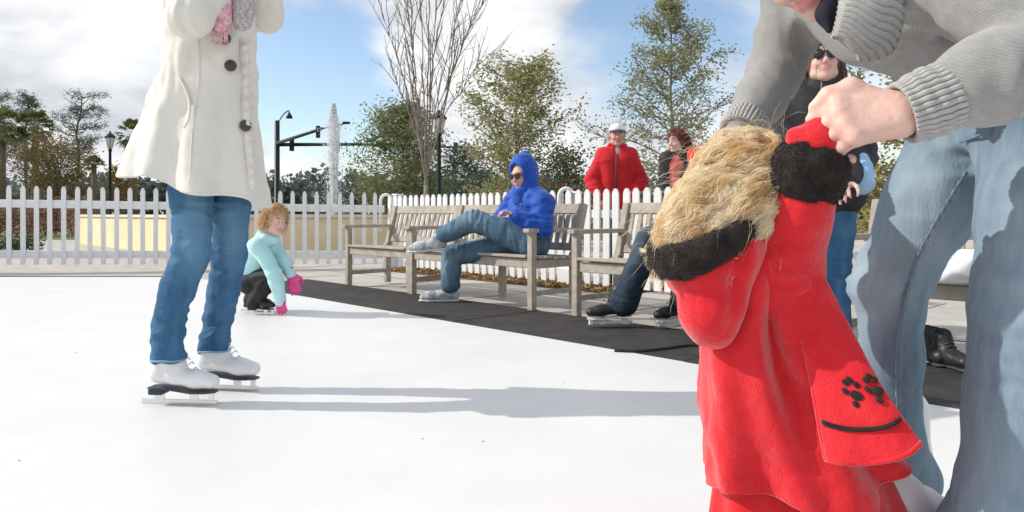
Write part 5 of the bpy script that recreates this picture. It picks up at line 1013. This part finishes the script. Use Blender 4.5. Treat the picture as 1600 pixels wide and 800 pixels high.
# ------------------------------------------------------------------ the child in the red coat
def child():
    Y = 1.27; root = person((P(1230, 0, Y)[0], Y, .018), 'small blond child in a hooded red fleece coat with black fur cuffs')
    J = dict(pel=P(1235, 690, 1.31), chest=P(1190, 480, 1.30), neck=P(1172, 380, 1.31), head=P(1158, 292, 1.31), face=A(-.05, .88, .48), up=A(-.38, -.40, .84),
             ls=P(1126, 428, 1.40), rs=P(1216, 425, 1.25), le=P(1100, 340, 1.45), lw=P(1110, 285, 1.45), re=P(1246, 342, 1.20), rw=P(1265, 266, 1.175),
             rh=P(1285, 706, 1.30), lh=P(1205, 705, 1.36), rk=P(1392, 772, 1.33), ra=P(1512, 850, 1.41), lk=P(1290, 845, 1.42), la=P(1380, 905, 1.52), rt=P(1540, 880, 1.42), lt=P(1420, 920, 1.52))
    J['rd'] = MIT - J['rw']; J['ld'] = MIT2 - J['lw']
    R = body(root, J, .52, .80, .007, 'skin_pale', hands=False)
    # tights
    def tg(S):
        for g in 'rl': S.chain([J[g + 'h'], J[g + 'k'], J[g + 'k'] * .6 + J[g + 'a'] * .4, J[g + 'a']], [.062, .047, .045, .034])
    garment(root, 'tights', 'tights', tg, .006, folds(.002, [], 40, 4, 0, 1.0), 1)
    for g, dr in (('r', A(.95, .1, -.2)), ('l', A(.95, .1, -.2))): figure_skate(root, J[g + 'a'] + A(.03, 0, -.115), dr, 'leather_white', 'sole_dark', .60, .22, None, 0, A(.1, 0, 1))
    # red skirt under the coat
    n = 72; th = np.linspace(0, 2 * np.pi, n, endpoint=False); VV = []
    for i in range(14):
        t = i / 13; y = 690 + 140 * t; c = P(1246 + 14 * t, y, 1.32); rx, ry = .136 + .030 * t, .105 + .025 * t; rr = 1 + .07 * t * np.sin(th * 11 + .5 * np.sin(th * 3)); VV.append(np.stack([c[0] + rx * rr * np.cos(th), c[1] + ry * rr * np.sin(th), c[2] + .03 * np.cos(th) * t], 1))
    solid(obj('skirt', np.concatenate(VV), grid_faces(14, n, True), 'fleece_under', root), .004)
    # coat body
    ed = [(395, 1140, 1216), (420, 1120, 1240), (450, 1108, 1256), (490, 1098, 1268), (530, 1094, 1282), (570, 1092, 1298), (610, 1093, 1318), (650, 1094, 1340), (690, 1095, 1362), (712, 1097, 1376), (732, 1100, 1388), (748, 1104, 1394)]
    fine = smoothpath(ed, 64); n = 112; th = np.linspace(0, 2 * np.pi, n, endpoint=False); VV = []
    for i, (y, a, b) in enumerate(fine):
        t = i / 63; c = P((a + b) / 2, y, 1.295); rx = (b - a) / 2 / F * 1.235; ry = (.104 + .030 * t) * min(1, .50 + t * 5); e = 2.5; cs, sn = np.cos(th), np.sin(th); k_ = (np.abs(cs) ** e + np.abs(sn) ** e) ** (-1 / e)
        # long soft folds that run down from the shoulder
        fo = .022 * t * np.sin(th * 5 + 1.1 + t * 1.6) + .012 * t * np.sin(th * 9 + .4 - t) - .030 * np.exp(-((th - 4.55 - .25 * t) / .16) ** 2) * math.exp(-((t - .30) / .25) ** 2) + .018 * np.exp(-((th - 4.15 - .3 * t) / .22) ** 2) * math.exp(-((t - .35) / .3) ** 2)
        dz = .012 * np.sin(th * 3 + 2.2) * t ** 3 + .030 * np.maximum(cs, 0) * t ** 4 - .010 * (1 - np.abs(cs)) * t ** 4; VV.append(np.stack([c[0] + (rx * k_ + fo * .6) * cs, c[1] + (ry * k_ + fo) * sn, c[2] + dz], 1))
    V = np.concatenate(VV); q = grid_faces(64, n, True); nm = vnormals(V, np.array(q)); V = V + nm * (fold(V + vn(V * 12, 3)[:, None] * .06 + V[:, [2, 2, 0]] * A(.5, 0, 0), (13, 13, 7), 6) * .0085 + fold(V, (40, 40, 30), 2) * .0012)[:, None]
    coat = solid(obj('coat', V, q, 'fleece_red', root), .006)
    hemv = V[62 * n:63 * n]; mb = MB(); mb.tube(np.vstack([hemv, hemv[:1]]), .0036, 6, False); mb.obj('hem', 'fleece_red', coat, True)
    # sleeves, shoulders
    def slv(S):
        S.cone(J['ls'], J['rs'], .062, .066, .04); S.cone(P(1178, 450, 1.30), J['rs'] * .5 + J['ls'] * .5, .070, .066, .04)
        S.chain([J['rs'] + A(.0, .01, -.03), P(1226, 388, 1.225), J['re'], J['rw']], [.060, .052, .047, .043], k=.03); S.chain([J['ls'], J['le'], J['lw']], [.064, .056, .05], k=.03)
        S.cone(P(1226, 455, 1.255), J['rs'], .045, .050, .04)
    garment(coat, 'sleeves', 'fleece_red', slv, .0055, folds(.009, [(P(1215, 430, 1.17), .07), (J['re'], .06), (P(1240, 470, 1.18), .06)], 22, 6, 2, .22), 2)
    # fur cuffs with standing fibres, mittens
    for w_, e_, a_, nme in ((J['rw'], J['re'], MIT, 1), (J['lw'], J['le'], MIT2, 2)):
        d = unit(w_ - e_); S = Sdf(.005, .02); c0 = w_ - d * .020; c1 = w_ + d * .012; ax = unit(np.cross(d, A(0, 1, 0)))
        for t in np.linspace(0, 2 * np.pi, 14, endpoint=False): u = unit(np.cross(d, A(0, 1, .1))); v_ = np.cross(d, u); o = .034 * (math.cos(t) * u + math.sin(t) * v_); S.cone(c0 + o, c1 + o * .95, .019, .019, .02)
        S.cone(c0, c1, .04, .04); V, Fq = S.mesh(lambda p: .004 * fold(p, 60, 4), 1); o = obj('fur_cuff', V, Fq, 'fur_black', root); Vf, Ff = tri_fuzz(V, Fq, 14000 if nme == 1 else 3000, .005, .0005, 3); fo = obj('fur_fibres', Vf, Ff, 'fur_black', o, False); fo['kind'] = 'stuff'
        m = unit(a_ - w_); garment(root, 'mitten', 'fleece_red', lambda S: (S.chain([w_, w_ + m * .035, a_ + m * .012], [.034, .035, .026], k=.02), S.cone(w_ + m * .02 + A(-.02, 0, 0), w_ + m * .045 + A(-.038, 0, .012), .014, .012)), .005, None, 2)
    # hood lying open on the back: fur-lined rim and red pouch
    rim = smoothpath([P(1204, 330, 1.225), P(1168, 356, 1.175), P(1118, 388, 1.15), P(1074, 408, 1.165), P(1036, 408, 1.215), P(1034, 386, 1.29), P(1066, 368, 1.36), P(1110, 350, 1.40)], 22)
    S = Sdf(.005, .02); S.chain(rim, [.016] + list(np.linspace(.013, .021, 10)) + [.021] * 10 + [.018], k=.02)
    V, Fq = S.mesh(lambda p: .004 * fold(p, 45, 9), 1); ho = obj('hood_lining', V, Fq, 'fur_black', root); Vf, Ff = tri_fuzz(V, Fq, 22000, .0045, .0005, 5); fo = obj('fur_fibres', Vf, Ff, 'fur_black', ho, False); fo['kind'] = 'stuff'
    def hd(S):
        S.chain([P(1196, 366, 1.25), P(1150, 398, 1.195), P(1105, 424, 1.18), P(1072, 432, 1.20)], [.034, .034, .031, .022], k=.04); S.chain([P(1096, 440, 1.205), P(1100, 490, 1.20), P(1112, 512, 1.205)], [.030, .031, .022], k=.04); S.chain([P(1124, 420, 1.20), P(1120, 475, 1.195), P(1118, 502, 1.20)], [.030, .027, .018], k=.04); S.chain([P(1160, 398, 1.235), P(1160, 430, 1.235)], [.032, .034], k=.04)
        S.chain([P(1080, 425, 1.28), P(1120, 420, 1.34), P(1170, 400, 1.36)], [.04, .05, .05], k=.04); S.cone(P(1146, 545, 1.15), P(1152, 440, 1.15), .012, .006, .015, None, -1)
    garment(coat, 'hood', 'fleece_red', hd, .0055, folds(.011, [], 13, 11, 0, .9), 2)
    # flaring front panel with embroidered band and paw marks
    Le = smoothpath([P(1222, 424, 1.20), P(1246, 500, 1.175), P(1264, 580, 1.155), P(1278, 660, 1.14), P(1288, 716, 1.13)], 40); Re = smoothpath([P(1266, 390, 1.21), P(1318, 494, 1.16), P(1366, 586, 1.11), P(1408, 650, 1.075), P(1437, 690, 1.06)], 40); VV = []; m = 26
    def pan(u, v):
        i = v * 39; a = Le[int(i)] * (1 - i % 1) + Le[min(39, int(i) + 1)] * (i % 1); b = Re[int(i)] * (1 - i % 1) + Re[min(39, int(i) + 1)] * (i % 1); p = a * (1 - u) + b * u; return p + A(.0, -1, 0) * (.016 * math.sin(u * math.pi) * (.5 + v) + .007 * v * math.sin(u * 8 + 1)) + A(0, 0, -.012 * v * math.sin(u * math.pi))
    for i in range(40):
        for j in range(m): VV.append(pan(j / (m - 1), i / 39.001))
    VV = np.array(VV); VV[:, 1] += fold(VV, (22, 22, 9), 4) * .0025; panel = solid(obj('front_panel', VV, grid_faces(40, m), 'fleece_red', root), .007)
    mb = MB(); mb.tube([pan(1 - u if False else u, 1.0 - .001) for u in np.linspace(0, 1, 30)], .0045, 6); mb.tube([pan(0, v) for v in np.linspace(.25, .999, 30)], .0038, 6); mb.obj('panel_edge', 'fleece_red', panel, True)
    band = [];
    for u in np.linspace(.02, .95, 34):
        for dv in (-.014, .014): band.append(pan(u, .735 + .015 * math.sin(u * 3) + dv) + A(0, -.0068, 0))
    solid(obj('black_band', band, grid_faces(34, 2), 'fur_black', panel), .004)
    def mark(u, v, ru, rv): 
        c = pan(u, v) + A(0, -.0072, 0); ex = unit(pan(u + .03, v) - pan(u - .03, v)); ey = unit(pan(u, v + .02) - pan(u, v - .02)); nrm = unit(np.cross(ex, ey)); nrm = nrm if nrm[1] < 0 else -nrm; V_ = [c + nrm * .002] + [c + ex * ru * math.cos(t) + ey * rv * math.sin(t) for t in np.linspace(0, 2 * np.pi, 12, endpoint=False)]; return V_, [[0, i + 1, (i + 1) % 12 + 1] for i in range(12)]
    for (pu, pv) in ((.52, .555), (.84, .545)):
        ms = [mark(pu + .03, pv + .018, .009, .008)] + [mark(pu + a, pv + b, .0048, .0055) for a, b in ((-.10, .0), (-.055, -.042), (.015, -.055), (.085, -.035), (-.02, .06))]; v, f = join(*ms); obj('paw_mark', v, f, 'fur_black', panel, False)
    # curly hair
    S = Sdf(.006, .03); H0 = J['head']; S.ell(H0 + A(.006, -.005, .014), (.072, .082, .080)); S.chain([H0 + A(-.03, -.03, -.02), P(1105, 345, 1.24), P(1066, 380, 1.225)], [.072, .056, .034], k=.04); S.chain([H0 + A(.0, -.05, -.02), P(1165, 330, 1.22), P(1135, 372, 1.20)], [.06, .045, .025], k=.04); S.ell(P(1185, 300, 1.28), (.055, .06, .07))
    Vb, Fb = S.mesh(lambda p: .008 * fold(p, 38, 4), 1)
    ho = obj('hair', Vb, Fb, 'hair_blond', root)
    # locks: each a guide that hugs the hair mass and waves, with a bundle of fine ribbons round it
    r = np.random.default_rng(77); nmv = vnormals(Vb, Fb); ng, per, segs = 400, 36, 22
    cand = np.where(nmv[:, 1] < .55)[0]; k = r.choice(cand, ng); p = Vb[k].copy(); L = r.uniform(.06, .14, ng) / segs; ph = r.random(ng) * 6.28; lam = r.uniform(.055, .105, ng); am = r.uniform(.003, .010, ng); gd = []; nr_ = []; cur = np.tile(A(-.7, -.1, -.6), (ng, 1)) + r.normal(0, .25, (ng, 3)); jitter = r.normal(0, .34, (ng, 3)); lift = r.uniform(.001, .007, ng)
    for i in range(segs + 1):
        d2 = ((p[:, None, :] - Vb[None]) ** 2).sum(2); nv = d2.argmin(1); dist = np.sqrt(d2.min(1)); nn = nmv[nv]; want = np.where(p[:, 2:3] > H0[2] + .06, A([-.85, -.25, -.30]), A([-.68, -.05, -.72])) + jitter * .8
        near = (dist < .016)[:, None]; tang = want - nn * (want * nn).sum(1)[:, None]; tang = unit_rows(tang + want * .25); cur = unit_rows(cur * .55 + np.where(near, tang, want) * .6); gd.append(np.where(near, Vb[nv] * .35 + p * .65 + nn * lift[:, None] * .6, p)); nr_.append(nn); p = np.where(near, p * .75 + Vb[nv] * .25, p) + cur * L[:, None] * np.where(near, 1, .3)
    gd = np.array(gd); nr_ = np.array(nr_); T = unit_last(np.gradient(gd, axis=0)); sdv = unit_last(np.cross(T, nr_)); s_ = np.arange(segs + 1)[:, None] * L[None]; arg = s_ * 6.28 / lam[None] + ph[None]; gd = gd + (am[None] * np.sin(arg))[:, :, None] * sdv + (am[None] * .6 * np.cos(arg))[:, :, None] * nr_
    rad = r.uniform(.006, .015, ng); o1 = r.normal(0, .6, (per, ng)); o2 = np.abs(r.normal(0, .45, (per, ng))); tap = np.linspace(1, .6, segs + 1); RG = []
    for q in range(per): RG.append(gd + (tap[:, None] * (o1[q] * rad)[None])[:, :, None] * sdv + (tap[:, None] * (o2[q] * rad * .7)[None])[:, :, None] * nr_ + r.normal(0, .0016, (1, ng, 3)) * np.linspace(.2, 1, segs + 1)[:, None, None])
    RG = np.concatenate(RG, 1)
    nf = 240; kf = r.choice(cand, nf); pf = Vb[kf] + nmv[kf] * .004; cf = unit_rows(nmv[kf] * .7 + A(-.5, 0, .1) + r.normal(0, .4, (nf, 3))); fly = []
    for i in range(segs + 1): fly.append(pf.copy()); cf = unit_rows(cf + A(-.03, 0, -.06) + r.normal(0, .12, (nf, 3))); pf = pf + cf * r.uniform(.05, .10, (nf, 1)) / segs
    RG = np.concatenate([RG, np.array(fly)], 1); n = RG.shape[1]; T = unit_last(np.gradient(RG, axis=0)); u = unit_last(np.cross(T, unit_rows(r.normal(0, 1, (n, 3)))[None])); wd = np.concatenate([r.uniform(.00025, .0005, n - nf), np.full(nf, .00022)])[None, :, None] * np.concatenate([np.linspace(.7, 1, 4), np.ones(segs - 7), np.linspace(1, .3, 4)])[:, None, None]
    V = np.stack([RG - u * wd, RG + u * wd], 2).transpose(1, 0, 2, 3).reshape(-1, 3); f1 = np.array([[i * 2, i * 2 + 1, i * 2 + 3, i * 2 + 2] for i in range(segs)])
    lo_ = obj('curls', V, (f1[None] + (np.arange(n) * 2 * (segs + 1))[:, None, None]).reshape(-1, 4), 'hair_blond', ho); lo_['kind'] = 'stuff'
child()

# ------------------------------------------------------------------ small things by the benches
def boot(p, d, label):
    d = unit(A(d[0], d[1], 0)); u = A(0, 0, 1); sd = np.cross(d, u); at = lambda x, y, z: p + (d * x + sd * y + u * z) * .8; root = empty('boot', p, label, 'boot', 'pair of black boots')
    S = Sdf(.007, .02); S.chain([at(-.09, 0, .06), at(.03, 0, .06), at(.13, 0, .055)], [.034, .037, .034]); S.chain([at(-.075, 0, .08), at(-.07, 0, .14), at(-.075, .0, .18)], [.038, .037, .041]); S.cone(at(-.02, 0, .09), at(-.05, 0, .15), .034, .030); S.ell(at(-.075, 0, .235), (.031, .031, .07), None, .01, -1); S.half(at(0, 0, .022), -u, p - .4, p + .4); V, Fq = S.mesh(folds(.006, [], 30, 5, 2, 1.0), 1); o = obj('upper', V, Fq, 'leather_black', root)
    S = Sdf(.007, .01); S.chain([at(-.10, 0, .012), at(.04, 0, .012), at(.14, 0, .012)], [.038, .036, .040], sq=(u, .26)); V, Fq = S.mesh(None, 1); obj('sole', V, Fq, 'sole_dark', root)
    mb = MB()
    for i in range(5): t = i / 4; c = at(.035 - .065 * t, 0, .104 + .07 * t); mb.tube([c - sd * .025, c + u * .008, c + sd * .025], .0035, 5)
    mb.obj('laces', 'sole_dark', o, True)
boot(G(1459, 566, .022), A(-.25, -.9, 0), 'black lace-up boot standing on the matting against its pair'); boot(G(1484, 574, .022), A(.1, -1, 0), 'black lace-up boot with its toe turned out, before the bench')
c = P(1492, 424, 3.34); c[2] = .53; S = Sdf(.009, .05)
for a, rr in ((A(0, 0, 0), .09), (A(.13, .05, -.02), .075), (A(-.08, .03, -.035), .06), (A(.05, -.04, .06), .055), (A(.24, .10, -.03), .07)): S.ell(c + a * .8 + A(.02, 0, -.03), (rr * 1.1, rr * .9, rr * .65))
V, Fq = S.mesh(folds(.016, [], 15, 3, 1, 1.0), 1); V[:, 2] = np.maximum(V[:, 2], .437); o = obj('plastic_bag', V, Fq, 'plastic_white', None, True, None, (c[0], c[1], .437)); tag(o, 'crumpled white bag lying on the bench above the black boots', 'bag')
c = along(B3, -1.50, .33); c[2] = .432; root = empty('tote_bag', c, 'tan and orange tote bag standing on the end of the bench', 'bag'); mat('tan_canvas', (.52, .42, .30), .9, (.6, .5, .38), 9, bump=.002, bscale=80); mat('orange_print', (.50, .20, .03), .9, (.32, .14, .03), 14)
S = Sdf(.007, .02); ex = -D1; S.chain([c + A(0, 0, .06) - ex * .05, c + A(0, 0, .06) + ex * .05], [.058, .058], sq=(D2, .8)); S.chain([c + A(0, 0, .15) - ex * .04, c + A(0, 0, .15) + ex * .04], [.05, .05], sq=(D2, .7)); S.half(c + A(0, 0, .002), A(0, 0, -1), c - .2, c + A(.2, .2, .05)); V, Fq = S.mesh(folds(.004, [], 24, 3, 2, 1.0), 1); tb_ = obj('bag_body', V, Fq, 'tan_canvas', root)
S = Sdf(.006, .02); S.ell(c + A(0, 0, .085) - D2 * .046, (.052, .02, .058), np.array([ex, D2, A(0, 0, 1)])); V, Fq = S.mesh(None, 1); obj('bag_pocket', V, Fq, 'orange_print', tb_)
mb = MB(); mb.tube(smoothpath([c - ex * .045 + A(0, 0, .18), c - ex * .03 + A(0, 0, .25), c + ex * .03 + A(0, 0, .25), c + ex * .045 + A(0, 0, .18)], 14), .007, 6); mb.obj('bag_handle', 'tan_canvas', root, True)
